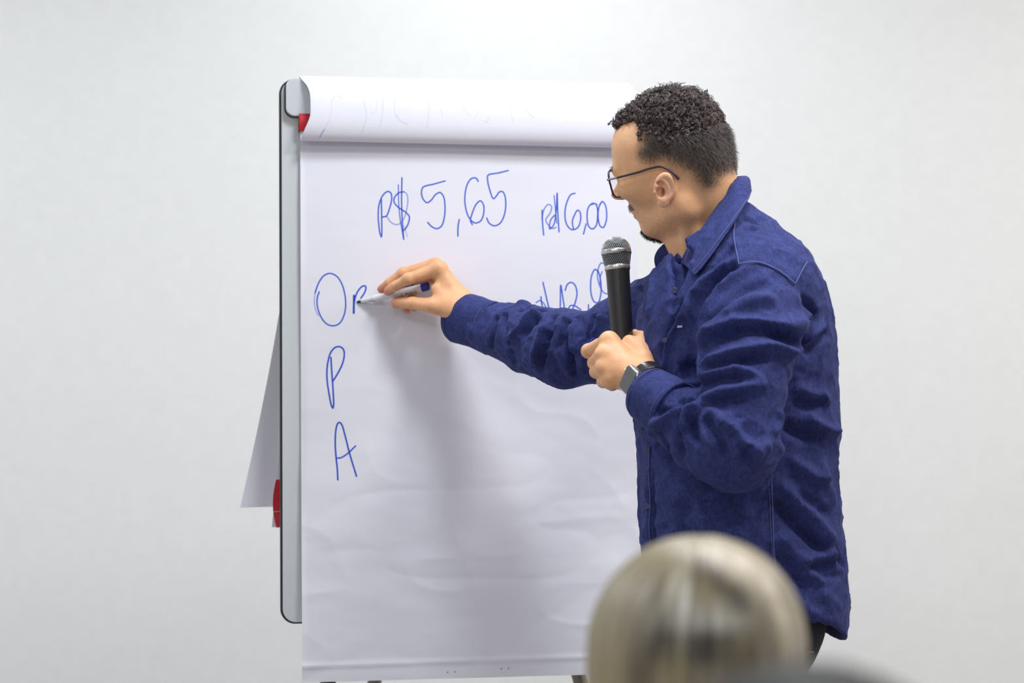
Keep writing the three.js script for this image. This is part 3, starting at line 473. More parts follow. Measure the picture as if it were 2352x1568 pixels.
function shirtSolid(x, y, z) {
  let t = trunk(x, y, z);
  t = Math.max(t, hemY(x, z) - y);
  if (y < 1.04) { const inn = Math.max(trunk(x, y, z, 0.008), y - 1.0); t = smax(t, -inn, 0.004); }
  let la = smin(chain(x, y, z, LS), chain(x, y, z, LF), 0.02), ra = smin(chain(x, y, z, RS), chain(x, y, z, RF), 0.02);
  if (y > 1.4) t = smax(t, -Math.max(-((x - CUTP[0].x) * CUTN.x + (y - CUTP[0].y) * CUTN.y + (z - CUTP[0].z) * CUTN.z) - 0.006, Math.hypot(x - CUTC.x, y - CUTC.y, z - CUTC.z) - 0.125), 0.006);
  const kk = 0.014 + 0.03 * sstep(1.36, 1.46, y);
  return smin(smin(t, la, kk), ra, 0.035);
}
{ const a = ray(shirtSolid, 1566, 612), b = ray(shirtSolid, 1551, 700), da = a ? -a.z : 3.03, db = b ? -b.z : 3.0; VCUT = [J(1568, 596, da + 0.01, 0.021), J(1551, 705, db + 0.004, 0.006), J(1572, 590, da + 0.04, 0.024), J(1556, 690, db + 0.03, 0.008)]; }
// ---------------------------------------------------------------- folds: pixel polylines dropped on the cloth
const FOLDS = [];
const zf = (x0, y0, s, d0 = 2.4) => (list, amp, w1, w2) => { const pts = list.map(q => ray(shirtField, x0 + q[0] / s, y0 + q[1] / s, d0)).filter(Boolean); if (pts.length > 1) FOLDS.push({ pts: spline(pts, Math.max(6, pts.length * 4)), amp: amp * (amp < 0 ? 1.8 : 1.6), w1: w1 * (amp < 0 ? 0.7 : 0.85), w2: (w2 ?? w1) * (amp < 0 ? 0.7 : 0.85) }); };
{
  const a = zf(1400, 380, 2.5286), b = zf(1400, 880, 2.279), r = zf(1020, 640, 5.345), m = 0.001;
  // near sleeve: pulls that run from the armhole across the upper arm
  a([[520, 1050], [610, 975], [760, 925], [900, 935], [1050, 930], [1190, 885]], 11 * m, 14 * m, 20 * m);
  a([[560, 1045], [680, 985], [830, 960], [980, 990], [1085, 1045]], -11 * m, 10 * m, 13 * m);
  a([[520, 1200], [640, 1130], [760, 1090], [900, 1062], [1030, 1085], [1100, 1075]], 11 * m, 11 * m, 12 * m);
  a([[560, 1200], [660, 1160], [780, 1135], [920, 1120]], -6 * m, 9 * m);
  a([[520, 1250], [640, 1195], [760, 1185], [890, 1245]], 7 * m, 9 * m);
  a([[530, 1300], [640, 1250], [780, 1240]], -5 * m, 8 * m);
  a([[530, 1360], [650, 1315], [780, 1288], [920, 1275]], 7 * m, 9 * m);
  a([[540, 1410], [660, 1370], [800, 1350]], -4 * m, 9 * m);
  a([[540, 880], [620, 760], [730, 650], [860, 580]], 6 * m, 10 * m);
  a([[540, 960], [640, 830], [780, 720], [930, 690]], -6 * m, 13 * m);
  a([[545, 990], [660, 880], [800, 800], [960, 780]], 6 * m, 13 * m);
  a([[900, 700], [1000, 760], [1110, 800]], 3 * m, 18 * m);
  // armhole: front crease, back crease
  a([[745, 575], [640, 630], [560, 740], [530, 870], [522, 1000], [520, 1140], [518, 1270], [515, 1340]], -17 * m, 9 * m, 11 * m);
  a([[690, 570], [590, 640], [510, 780], [480, 930]], 7 * m, 11 * m);
  a([[1110, 760], [1190, 860], [1130, 960], [1100, 1060], [1050, 1130]], -9 * m, 9 * m, 12 * m);
  a([[1250, 920], [1180, 970], [1120, 1040]], 5 * m, 9 * m); a([[1260, 960], [1180, 1030], [1120, 1090]], -5 * m, 9 * m);
  // chest: opening and placket
  
  a([[215, 560], [195, 700], [190, 840]], -5 * m, 9 * m); a([[270, 600], [245, 760], [230, 900]], 5 * m, 10 * m); a([[175, 700], [185, 790]], -6 * m, 7 * m);
  a([[460, 780], [420, 860], [345, 1000], [325, 1150], [320, 1250]], 5 * m, 8 * m); a([[440, 780], [395, 870], [322, 1010], [305, 1150]], -6 * m, 6 * m);
  a([[560, 640], [480, 780], [440, 900]], 4 * m, 12 * m);
  a([[400, 1200], [480, 1180], [510, 1290]], -9 * m, 16 * m);
  // yoke
  a([[760, 300], [850, 330], [900, 300]], -4 * m, 10 * m); a([[790, 390], [850, 360]], -3 * m, 8 * m); a([[720, 470], [660, 540], [570, 640]], -4 * m, 8 * m);
  // elbow and forearm bunching
  b([[470, 95], [560, 160], [640, 235], [700, 310], [760, 345], [835, 310]], 8 * m, 9 * m, 15 * m);
  b([[600, 230], [680, 330], [720, 390]], -5 * m, 11 * m);
  b([[465, 95], [400, 105], [365, 170], [355, 260], [395, 390]], -11 * m, 8 * m);
  b([[220, 215], [300, 185], [370, 120], [450, 75]], 9 * m, 9 * m, 11 * m);
  b([[250, 160], [330, 140], [400, 80]], -7 * m, 7 * m);
  b([[380, 260], [395, 180], [440, 135], [500, 130]], 8 * m, 9 * m);
  b([[440, 170], [438, 240], [470, 320]], -7 * m, 6 * m); b([[490, 170], [500, 260], [560, 360]], 6 * m, 7 * m); b([[520, 180], [580, 280], [620, 390]], -6 * m, 9 * m); b([[560, 200], [640, 310], [690, 420]], 4 * m, 9 * m);
  b([[260, 250], [300, 330], [370, 420]], -5 * m, 9 * m); b([[225, 240], [250, 330], [320, 400]], 5 * m, 8 * m);
  b([[720, 330], [745, 400]], -5 * m, 8 * m); b([[770, 350], [760, 410]], 4 * m, 8 * m);
  b([[880, 130], [885, 200], [850, 270]], 5 * m, 8 * m);
  // back panel
  b([[860, 500], [960, 600], [1080, 720], [1180, 850]], 8 * m, 12 * m, 16 * m); b([[865, 590], [960, 720], [1060, 820], [1140, 880]], -9 * m, 13 * m);
  b([[1030, 170], [1100, 225], [1190, 250]], 8 * m, 9 * m, 12 * m); b([[900, 210], [1000, 260], [1110, 280]], -8 * m, 13 * m); b([[880, 330], [980, 420], [1060, 480], [1130, 500]], 7 * m, 11 * m);
  b([[960, 80], [1050, 110], [1120, 90]], -7 * m, 14 * m); b([[960, 20], [1060, 60], [1150, 80]], 6 * m, 12 * m);
  b([[960, 560], [1070, 640], [1160, 690]], -4 * m, 13 * m); b([[1000, 925], [1090, 905], [1190, 890]], 6 * m, 9 * m); b([[1010, 970], [1090, 960], [1180, 950]], -6 * m, 11 * m);
  b([[875, 780], [960, 880], [1050, 990], [1130, 1040]], 6 * m, 11 * m); b([[880, 880], [950, 980], [1040, 1080]], -6 * m, 12 * m); b([[930, 1080], [1010, 1170], [1100, 1230]], 4 * m, 9 * m); b([[1080, 1080], [1160, 1130], [1210, 1180]], 3 * m, 10 * m); b([[1180, 820], [1190, 880], [1230, 960]], -5 * m, 8 * m); b([[1100, 400], [1130, 520], [1180, 640]], 4 * m, 12 * m); b([[1080, 1000], [1160, 1010], [1220, 1000]], -4 * m, 9 * m);
  // front panel below the arm
  b([[240, 740], [320, 720], [400, 680]], 4 * m, 11 * m); b([[260, 870], [330, 800], [390, 730]], 5 * m, 11 * m); b([[300, 900], [380, 830], [450, 780]], -4 * m, 14 * m); b([[420, 560], [400, 640], [380, 720]], -3 * m, 18 * m); b([[230, 560], [330, 600], [420, 560]], 2.5 * m, 16 * m);
  b([[232, 470], [238, 620], [232, 760], [240, 880]], -7 * m, 5 * m, 8 * m); b([[205, 470], [212, 620], [210, 760], [216, 880]], 4 * m, 7 * m);
  // far sleeve
  r([[760, 560], [850, 715], [960, 620], [1080, 480], [1150, 440], [1195, 500]], 8 * m, 8 * m, 10 * m); r([[960, 720], [1040, 580], [1110, 500], [1170, 520]], -10 * m, 11 * m); r([[745, 420], [735, 560], [790, 700], [800, 830]], -8 * m, 9 * m); r([[690, 290], [660, 460], [612, 640], [590, 880]], -7 * m, 6 * m);
  r([[1230, 560], [1215, 660], [1190, 760], [1150, 900], [1110, 1060]], 8 * m, 8 * m, 10 * m); r([[1270, 640], [1245, 800], [1180, 1050], [1160, 1150]], -8 * m, 9 * m); r([[1360, 440], [1330, 600], [1290, 720]], -7 * m, 7 * m); r([[1420, 480], [1400, 640], [1430, 800]], 5 * m, 12 * m); r([[1485, 480], [1480, 620], [1490, 720]], 6 * m, 8 * m); r([[1525, 520], [1520, 760], [1560, 1000], [1640, 1230]], -9 * m, 7 * m); r([[1570, 560], [1560, 760], [1600, 920]], 6 * m, 9 * m); r([[1660, 460], [1700, 600], [1680, 740]], -5 * m, 9 * m); r([[1850, 440], [1830, 560], [1760, 690], [1740, 800]], -8 * m, 8 * m); r([[1900, 440], [1865, 560], [1800, 700]], 6 * m, 8 * m); r([[1180, 310], [1165, 370], [1240, 420]], -8 * m, 7 * m); r([[1130, 310], [1050, 330], [900, 330]], 4 * m, 9 * m); r([[900, 400], [1000, 370], [1060, 340]], -5 * m, 8 * m); r([[820, 860], [840, 960], [900, 1060]], -4 * m, 12 * m); r([[1300, 900], [1360, 1040], [1440, 1180]], -4 * m, 12 * m); r([[1000, 800], [1020, 920], [1080, 1080]], 4 * m, 14 * m); r([[1380, 860], [1460, 1000], [1560, 1180]], 4 * m, 12 * m);
}
for (const f of FOLDS) { let r = 0; const c = new THREE.Vector3(); for (const p of f.pts) c.add(p); c.divideScalar(f.pts.length); for (const p of f.pts) r = Math.max(r, p.distanceTo(c)); f.c = c; f.R = r + Math.max(f.w1, f.w2) * 2.6; }
function foldAt(x, y, z, nx, ny, nz) {
  let s = 0;
  for (const f of FOLDS) {
    const ex = x - f.c.x, ey = y - f.c.y, ez = z - f.c.z; if (ex * ex + ey * ey + ez * ez > f.R * f.R) continue;
    const P_ = f.pts, n = P_.length - 1; let bd = 1e9, bt = 0, side = 0;
    for (let k = 0; k < n; k++) {
      const a = P_[k], b = P_[k + 1], ux = b.x - a.x, uy = b.y - a.y, uz = b.z - a.z, qx = x - a.x, qy = y - a.y, qz = z - a.z, L2 = ux * ux + uy * uy + uz * uz || 1e-12, t = clamp((qx * ux + qy * uy + qz * uz) / L2, 0, 1), dx = qx - ux * t, dy = qy - uy * t, dz = qz - uz * t, d = dx * dx + dy * dy + dz * dz;
      if (d < bd) { bd = d; bt = (k + t) / n; side = dx * (ny * uz - nz * uy) + dy * (nz * ux - nx * uz) + dz * (nx * uy - ny * ux); }
    }
    const w = side > 0 ? f.w1 : f.w2, e = Math.min(1, 4 * bt * (1 - bt) * 1.6); s += f.amp * Math.exp(-bd / (w * w)) * Math.sqrt(e);
  }
  return s;
}

// ---------------------------------------------------------------- presenter: build
const manBase = [P(1690, 900, 3.08).x, 0, -3.08];
const man = thing('person', 'standing presenter in a navy denim shirt and glasses, writing on the flip chart', 'person', manBase);
const SKIN = [0.83, 0.455, 0.24];
// hairline polygons: pixel outline on the near side -> head frame (f, u)
const toFU = list => list.map(([x, y]) => { const p = ray(headWorld, x, y, 2.7, 3.4); return p ? toHead(p) : null; }).filter(Boolean).map(q => [q[0], q[2]]);
const hairLine = (() => { const z = (x, y) => [1340 + x / 3.5636, 160 + y / 3.5636]; const low = toFU([[330, 470], [430, 420], [436, 480], [445, 560], [398, 650], [400, 735], [455, 790], [560, 815], [650, 790], [760, 830], [850, 880], [900, 960], [970, 1010], [1060, 1005], [1150, 960], [1195, 900]].map(q => z(...q))); return low; })();
function inPoly(poly, x, y) { let c = false; for (let i = 0, j = poly.length - 1; i < poly.length; j = i++) { const [xi, yi] = poly[i], [xj, yj] = poly[j]; if ((yi > y) !== (yj > y) && x < (xj - xi) * (y - yi) / (yj - yi) + xi) c = !c; } return c; }
function distPoly(poly, x, y, open) { let b = 1e9; for (let i = 0; i + 1 < poly.length; i++) { const [ax, ay] = poly[i], [bx, by] = poly[i + 1], ux = bx - ax, uy = by - ay, t = clamp(((x - ax) * ux + (y - ay) * uy) / (ux * ux + uy * uy || 1e-9), 0, 1); b = Math.min(b, Math.hypot(x - ax - ux * t, y - ay - uy * t)); } return b; }
const hairPoly = [...hairLine, [-0.2, hairLine[hairLine.length - 1][1] - 0.005], [-0.2, 0.3], [0.2, 0.3], [hairLine[0][0] + 0.02, hairLine[0][1]]];
const hairMask = (f, l, u) => inPoly(hairPoly, f, u) ? distPoly(hairLine, f, u) : -distPoly(hairLine, f, u);   // metres inside the hairline
const curlEdge = toFU([[330, 440], [440, 465], [600, 510], [800, 510], [900, 500], [1000, 475], [1090, 430], [1150, 400]].map(([x, y]) => [1340 + x / 3.5636, 160 + y / 3.5636]));
const curlPoly = [...curlEdge, [curlEdge[curlEdge.length - 1][0] - 0.03, curlEdge[curlEdge.length - 1][1] + 0.01], [-0.2, 0.3], [0.2, 0.3], [curlEdge[0][0] + 0.03, curlEdge[0][1]]];
const mixc = (a, b, t) => [lerp(a[0], b[0], t), lerp(a[1], b[1], t), lerp(a[2], b[2], t)];
const HAIR = [0.055, 0.044, 0.044];
let headMesh;
{
  headMesh = meshSDF(headField, [-0.125, -0.112, -0.20], [0.145, 0.112, 0.150], 0.00155);
  const cut = [], pos = headMesh.pos, col = new Float32Array(pos.length);
  headMesh.local = pos.slice();
  for (let i = 0; i < pos.length; i += 3) {
    const f0 = pos[i], l = pos[i + 1], u0 = pos[i + 2], f = f0 + recede(u0), u = squash(u0), s = Math.abs(l);
    const n = fbm(f * 60, l * 60, u * 60) - 0.5, n2 = noise(f * 400, l * 400, u * 400) - 0.5, n3 = fbm(f * 22 + 5, l * 22, u * 22) - 0.5;
    let c = SKIN.map((v, k) => v * (1 + 0.16 * n + 0.10 * n2 + 0.16 * n3));
    // redder nose tip and lips; ears tinted lighter and pinker as if lit
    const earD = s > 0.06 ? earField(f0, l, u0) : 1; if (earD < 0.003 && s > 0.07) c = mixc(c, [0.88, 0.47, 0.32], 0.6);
    const lip = Math.min(cone(f, s, u, [0.1000, 0, -0.0455, 0.0058], [0.0885, 0.022, -0.049, 0.0035]), cone(f, s, u, [0.0980, 0, -0.0565, 0.0064], [0.0880, 0.020, -0.052, 0.0035])); if (lip < 0.0015) c = mixc(c, [0.36, 0.12, 0.10], 0.75);
    if (f > 0.10 && u < 0.005 && u > -0.03) c = mixc(c, [0.52, 0.22, 0.15], 0.5);
    // eyeball
    const ey = Math.hypot(f - 0.0775, s - 0.033, u - 0.013); if (ey < 0.0128 && f > 0.084) { c = Math.hypot(s - 0.033, u - 0.013) < 0.0055 ? [0.03, 0.015, 0.01] : [0.62, 0.58, 0.55]; }
    // brow, moustache, chin beard, shaved cheek stubble: pigment where hair grows
    if (f > 0.07 && Math.abs(u - 0.037 - 0.003 * Math.sin(s * 60)) < 0.0045 && s > 0.012 && s < 0.055) c = mixc(c, HAIR, 0.75);
    if (f > 0.075 && u < -0.028 && u > -0.0425 && s < 0.034) c = mixc(c, HAIR, 0.62 - 0.3 * n);
    if (f > 0.066 && u < -0.082 && s < 0.022) c = mixc(c, HAIR, (0.85 + 0.3 * n) * sstep(0.022, 0.016, s) * sstep(0.066, 0.074, f));
    if (u < -0.02 && f > -0.01 && s < 0.07 && u > -0.11) c = mixc(c, [0.34, 0.20, 0.125], 0.25 * sstep(0.3, 0.7, noise(f * 700, l * 700, u * 700)) * sstep(-0.02, -0.04, u));
    // scalp: cropped hair, uneven at its edge
    const hm = hairMask(f0, l, u0) + 0.005 * n; if (hm > -0.004 && earD > 0.002) c = mixc(c, [0.078, 0.058, 0.050], 0.97 * sstep(-0.004, 0.026, hm));
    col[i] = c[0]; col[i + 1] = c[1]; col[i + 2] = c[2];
    const w = Hd(f0, l, u0); pos[i] = w.x; pos[i + 1] = w.y; pos[i + 2] = w.z;
  }
  headMesh.col = col;
  const skinCol = (m, nailTips) => { m.col = new Float32Array(m.pos.length); for (let i = 0; i < m.pos.length; i += 3) { const x = m.pos[i], y = m.pos[i + 1], z = m.pos[i + 2], n = fbm(x * 70, y * 70, z * 70) - 0.5, n2 = noise(x * 420, y * 420, z * 420) - 0.5; let c = SKIN.map((v, k) => v * ([0.90, 0.85, 0.84][k] + 0.2 * n + 0.10 * n2)); for (const t of nailTips) { const d = Math.hypot(x - t[0], y - t[1], z - t[2]); if (d < 0.019) c = mixc(c, [0.60, 0.20, 0.15], 0.75 * sstep(0.019, 0.006, d)); } m.col.set(c, i); } return m; };
  const mk = (h) => { const all = [h.wrist, h.fore, ...h.index, ...h.middle, ...h.ring, ...h.little, ...h.thumb]; const [lo, hi] = boundsOf(all, 0.006); const m = meshSDF((x, y, z) => { let d = handField(h, x, y, z); return d - 0.0007 * (fbm(x * 90, y * 90, z * 90) - 0.5); }, lo, hi, 0.0021); return skinCol(m, ['index', 'middle', 'ring', 'little', 'thumb'].map(k => h[k][3])); };
  const rightHand = mk(RH), leftHand = mk(LH);
  const cc = j => [j[0], j[1], j[2]];
  const bodyField = (x, y, z) => {
    let d = Math.max(trunk(x, y, z, 0.05), 0.86 - y);
    const q = V(x, y, z).sub(HC); d = smin(d, Math.max(neckField(q.dot(hF), q.dot(hL), q.dot(hU)) + 0.004, q.dot(hU) - 0.01), 0.02);
    const arm = (js, r0, r1) => { let e = 1e9; for (let i = 0; i + 1 < js.length; i++) e = Math.min(e, cone(x, y, z, [...cc(js[i]), lerp(r0, r1, i / js.length)], [...cc(js[i + 1]), lerp(r0, r1, (i + 1) / js.length)])); return e; };
    d = smin(d, arm([LS[0], LS[1], LS[2], LS[3], LF[1], LH.fore, LH.wrist], 0.04, 0.022), 0.02); d = smin(d, arm([RS[0], RS[1], RS[2], RS[3], RF[1], RH.fore, RH.wrist], 0.045, 0.022), 0.02);
    for (const s of [-1, 1]) { const hx = ST[0].cx - 0.0, hz = -TD + s * 0.085; d = smin(d, Math.min(cone(x, y, z, [hx - 0.04, 0.84, hz, 0.075], [hx - 0.055, 0.48, hz, 0.055]), cone(x, y, z, [hx - 0.055, 0.48, hz, 0.05], [hx - 0.01, 0.09, hz, 0.035])), 0.02); }
    return d;
  };
  const bodyM = skinCol(meshSDF(bodyField, [-0.25, 0.02, -3.56], [0.58, 1.62, -2.76], 0.011), []);
  const all = joinMeshes([bodyM, headMesh, rightHand, leftHand]);
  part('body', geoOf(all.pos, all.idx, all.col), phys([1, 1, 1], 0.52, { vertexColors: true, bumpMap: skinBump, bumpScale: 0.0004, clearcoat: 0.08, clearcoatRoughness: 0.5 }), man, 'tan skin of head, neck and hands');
}
// ---- shirt
const denim = new THREE.MeshPhysicalMaterial({ color: 0xffffff, vertexColors: true, map: denimTex, bumpMap: denimBump, bumpScale: 0.0005, roughness: 0.85, specularIntensity: 0.25, sheen: 0.4, sheenRoughness: 0.5, sheenColor: new THREE.Color().setRGB(0.26, 0.29, 0.60) });
const DENIM = [0.053, 0.068, 0.235];
let shirtPos, shirtNrm;
const dye = (x, y, z) => { const n = fbm(x * 30, y * 30, z * 30) - 0.5, n2 = noise(x * 190, y * 190, z * 190) - 0.5, k = 1 + 0.14 * n + 0.26 * n2; return DENIM.map(v => v * k); };
let shirt;
{
  const m = meshSDF(shirtField, [-0.13, 0.83, -3.52], [0.60, 1.60, -2.74], 0.0036, 2.0), n = vnormals(m.pos, m.idx), col = new Float32Array(m.pos.length), out = new Float32Array(m.pos.length);
  for (let i = 0; i < m.pos.length; i += 3) {
    const x = m.pos[i], y = m.pos[i + 1], z = m.pos[i + 2];
    let d = foldAt(x, y, z, n[i], n[i + 1], n[i + 2]);
    const wob = fbm(x * 16 + 2, y * 22, z * 16) - 0.5, rg = 1 - Math.abs(noise(x * 26 + y * 14, y * 30 - x * 8, z * 26) * 2 - 1); const rg2 = 1 - Math.abs(noise(x * 44 - y * 20, y * 52 + z * 16, z * 44 + 9) * 2 - 1); d += 0.006 * wob + 0.0036 * (rg * rg * rg - 0.2) + 0.0016 * (rg2 * rg2 * rg2 - 0.2);
    if (y < 0.93) d *= sstep(hemY(x, z) - 0.004, hemY(x, z) + 0.03, y);
    out[i] = x + n[i] * d; out[i + 1] = y + n[i + 1] * d; out[i + 2] = z + n[i + 2] * d;
    col.set(dye(x, y, z), i);
  }
  // one light pass of smoothing keeps the cloth soft
  shirtPos = out; shirtNrm = vnormals(out, m.idx);
  shirt = part('shirt', boxUV(out, m.idx, col), denim, man, 'navy denim long-sleeved shirt');
}
// nearest visible cloth vertex under a pixel
function onShirt(px, py, lift = 0.0012) {
  const d = P(px, py, 1).sub(V(0, EYE, 0)).normalize(); let best = null, bd = 1e9;
  for (let tol of [0.003, 0.006, 0.012]) { for (let i = 0; i < shirtPos.length; i += 3) { const x = shirtPos[i], y = shirtPos[i + 1] - EYE, z = shirtPos[i + 2], t = x * d.x + y * d.y + z * d.z; if (t > bd) continue; const ex = x - d.x * t, ey = y - d.y * t, ez = z - d.z * t; if (ex * ex + ey * ey + ez * ez < tol * tol) { bd = t; best = i; } } if (best !== null) break; }
  if (best === null) return null; const n = V(shirtNrm[best], shirtNrm[best + 1], shirtNrm[best + 2]); return V(0, EYE, 0).addScaledVector(d, bd).addScaledVector(n, lift);
}
{
  const seamMat = std([0.07, 0.09, 0.27], 0.85), z4 = q => [1400 + q[0] / 2.5286, 380 + q[1] / 2.5286], z5 = q => [1400 + q[0] / 2.279, 880 + q[1] / 2.279];
  const dense = (list, step = 9) => { const c = new THREE.CatmullRomCurve3(list.map(q => V(q[0], q[1], 0)), false, 'centripetal'); return c.getSpacedPoints(Math.max(3, Math.round(c.getLength() / step))); };
  const seam = (list, r = 0.0011, lift = 0.0004) => { const pts = dense(list).map(q => onShirt(q.x, q.y, lift)).filter(Boolean); if (pts.length > 2) part('seam', tubeGeo(spline(pts.filter((q, i) => !i || q.distanceTo(pts[i - 1]) < 0.03), pts.length * 2), r, 5), seamMat, shirt, 'pale stitched seam'); };
  seam([[735, 300], [722, 400], [738, 500], [752, 572]].map(z4)); seam([[752, 574], [860, 564], [960, 600], [1020, 640], [1078, 690]].map(z4), 0.0014, 0.0008); seam([[1080, 682], [1112, 620], [1146, 560]].map(z4)); 
  seam([[846, 480], [850, 600], [856, 760], [862, 900], [880, 1030], [905, 1110], [935, 1168]].map(z5), 0.0012, 0.0006); seam([[833, 500], [838, 600], [846, 800], [856, 920]].map(z5), 0.0008);
  seam([[210, 330], [206, 480], [214, 620], [208, 760], [222, 900]].map(z5), 0.0012);
  const btnMat = std([0.045, 0.055, 0.12], 0.4), btn = (px, py, r = 0.0044) => { const p = onShirt(px, py, 0.001); if (!p) return; const g = new THREE.TorusGeometry(r * 0.8, r * 0.24, 8, 20), g2 = new THREE.CylinderGeometry(r * 0.85, r * 0.85, 0.0016, 20); g2.rotateX(Math.PI / 2); const dir = V(0, EYE, 0).sub(p).normalize().lerp(V(-0.6, 0.1, 0.6), 0.35).normalize(), Q = new THREE.Quaternion().setFromUnitVectors(V(0, 0, 1), dir); for (const q of [g, g2]) { q.applyQuaternion(Q); q.translate(p.x, p.y, p.z); } const b = part('button', g2, btnMat, shirt, 'small dark shirt button'); part('button_rim', g, btnMat, shirt); };
  btn(1549, 668); btn(1528, 782, 0.0038); btn(1487, 1032, 0.0038); btn(1488, 1162); btn(1494, 1290); btn(1473, 990);
  // little brand tab on the chest pocket
  { const p = onShirt(1563, 750, 0.0016); const g = new THREE.BoxGeometry(0.008, 0.003, 0.0012); g.applyQuaternion(new THREE.Quaternion().setFromUnitVectors(V(0, 0, 1), V(-0.5, 0.1, 0.85).normalize())); g.translate(p.x, p.y, p.z); part('pocket_tab', g, std([0.5, 0.5, 0.7], 0.7), shirt, 'tiny pale woven tab'); }
  // collar: leaf and stand round the neck
  const near = (f, px, py, d, off) => { const h = ray(f, px, py, 2.7, 3.6); return P(px, py, h ? Math.min(d, -h.z - off) : d); }, neckShirt = (x, y, z) => Math.min(shirtField(x, y, z), headWorld(x, y, z));
  const T = spline([[1561, 604, 3.060], [1577, 571, 3.043], [1620, 511, 3.032], [1657, 462, 3.048], [1684, 418, 3.100], [1696, 405, 3.155], [1682, 412, 3.215], [1640, 455, 3.255], [1590, 515, 3.240], [1556, 560, 3.200], [1546, 588, 3.160]].map((q, i) => i < 5 ? near(neckShirt, ...q, 0.004) : P(...q)), 90);
  const Q = spline([[1594, 631, 3.000], [1612, 611, 2.985], [1660, 546, 2.972], [1704, 482, 2.990], [1723, 450, 3.060], [1724, 428, 3.155], [1704, 440, 3.255], [1640, 495, 3.315], [1570, 545, 3.310], [1530, 578, 3.250], [1514, 612, 3.175]].map((q, i) => i < 5 ? near(neckShirt, ...q, 0.016) : P(...q)), 90);
  const ctr = P(1640, 520, 3.14);
  const leaf = sheet(90, 12, (s, t) => { const i = Math.round(s * 90), a = T[i], b = Q[i], p = a.clone().lerp(b, t), out = p.clone().sub(ctr); out.y = Math.max(out.y, 0) * 0.3; out.normalize(); p.addScaledVector(out, (0.001 + 0.007 * sstep(0.08, 0.4, s)) * Math.sin(Math.PI * Math.pow(t, 0.8)) + 0.0012 * (fbm(s * 9, t * 4, 2) - 0.5) * 3); p.y += 0.003 * Math.sin(Math.PI * t); return p; });
  const colr = g => { const c = [], p = g.attributes.position; for (let i = 0; i < p.count; i++) c.push(...dye(p.getX(i), p.getY(i), p.getZ(i))); g.setAttribute('color', new THREE.Float32BufferAttribute(c, 3)); const u = g.attributes.uv; for (let i = 0; i < u.count; i++) u.setXY(i, p.getX(i) + p.getZ(i), p.getY(i)); return g; };
  const collar = part('collar', colr(thick(leaf, 0.0026)), denim, shirt, 'turned-down shirt collar');
  const st = sheet(90, 6, (s, t) => { const i = Math.round(s * 90), a = T[i], b = Q[i], p = a.clone(); const inn = ctr.clone().sub(a); p.addScaledVector(inn.setY(inn.y * 0.2).normalize(), 0.003 + 0.002 * t); p.addScaledVector(V(-0.35, -1, 0).normalize(), t * 0.034); return p; });
  part('collar_stand', colr(thick(st, 0.0022)), denim, shirt);
  const ed = new Buf(); ed.tube(Q.slice(0, 40).map((q, i) => q.clone().lerp(T[i], 0.10).addScaledVector(q.clone().sub(ctr).setY(0).normalize(), 0.0036)), 0.0008, 5, null); part('collar_stitching', ed.geo(), seamMat, shirt, 'pale stitching along the collar');
  const tip = spline([Q[0], Q[0].clone().lerp(T[0], 0.5).addScaledVector(V(-0.3, 0, 0.9), 0.007), T[0]], 10);
  // right front tab of the collar stand and the band under the chin
  const tab = [[1538, 622, 3.075], [1549, 606, 3.066], [1562, 590, 3.056]].map(q => P(...q)); part('collar_tab', colr(new Buf().tube(spline(tab, 12), 0.0085, 10, null, { flat: [1, 0.3], up: V(-0.2, 0.3, 0.9) }).geo()), denim, shirt);
  const lf2 = [[1516, 617, 3.11], [1523, 597, 3.11], [1538, 574, 3.12], [1556, 556, 3.14]].map(q => P(...q)); part('collar_point', colr(new Buf().tube(spline(lf2, 14), t => 0.0135 * Math.sin(Math.PI * clamp(0.12 + t * 0.7, 0, 1)) + 0.003, 12, null, { flat: [1, 0.38], up: V(-0.3, 0.2, 0.9) }).geo()), denim, shirt);
  // cuffs: open, thick-walled
  const cuff = (a, b, ra, rb, sq, up) => { const dir = b.clone().sub(a).normalize(), s = dir.clone().cross(up).normalize(), t = s.clone().cross(dir).normalize(), B_ = new Buf(), N = 48; const prof = [[0.02, -0.010], [0, -0.0045], [-0.0015, 0], [0.001, 0.0022], [0.06, 0.003], [0.5, 0.0035], [0.9, 0.003], [0.985, 0.0035], [1, 0.001], [1, -0.006]]; const L = b.distanceTo(a);
    prof.forEach(([k, o], j) => { for (let i = 0; i <= N; i++) { const w = i / N * Math.PI * 2, r = lerp(ra, rb, clamp(k, 0, 1)) + o, wv = 0.0025 * (noise(Math.cos(w) * 2 + 5, Math.sin(w) * 2, k * 2) - 0.5) * (k > 0.05 ? 2 : 0.5), p = a.clone().addScaledVector(dir, k * L).addScaledVector(s, Math.cos(w) * (r + wv) * sq).addScaledVector(t, Math.sin(w) * (r + wv)); B_.v(p.x, p.y, p.z, dye(p.x, p.y, p.z), w * 0.04, k * L); } });
    for (let j = 0; j + 1 < prof.length; j++) for (let i = 0; i < N; i++) { const q = j * (N + 1) + i; B_.q(q, q + N + 1, q + N + 2, q + 1); } const g = B_.geo(); const m = part('cuff', g, denim, shirt, 'buttoned shirt cuff'); for (const k of [0.10, 0.90]) { const ring = []; for (let i = 0; i < 40; i++) { const w = i / 40 * Math.PI * 2, r = lerp(ra, rb, k) + 0.0036, p = a.clone().addScaledVector(dir, k * L).addScaledVector(s, Math.cos(w) * r * sq).addScaledVector(t, Math.sin(w) * r); ring.push(p); } part('cuff_stitching', tubeGeo(ring, 0.0007, 4, { closed: true }), seamMat, shirt); } return m; };
  cuff(P(1050, 726, 3.497), P(1135, 755, 3.428), 0.0425, 0.0430, 0.85, V(0, 1, 0.2));
  cuff(P(1484, 902, 2.945), P(1556, 948, 2.895), 0.0370, 0.0440, 1.0, V(0, 1, 0.3));
}
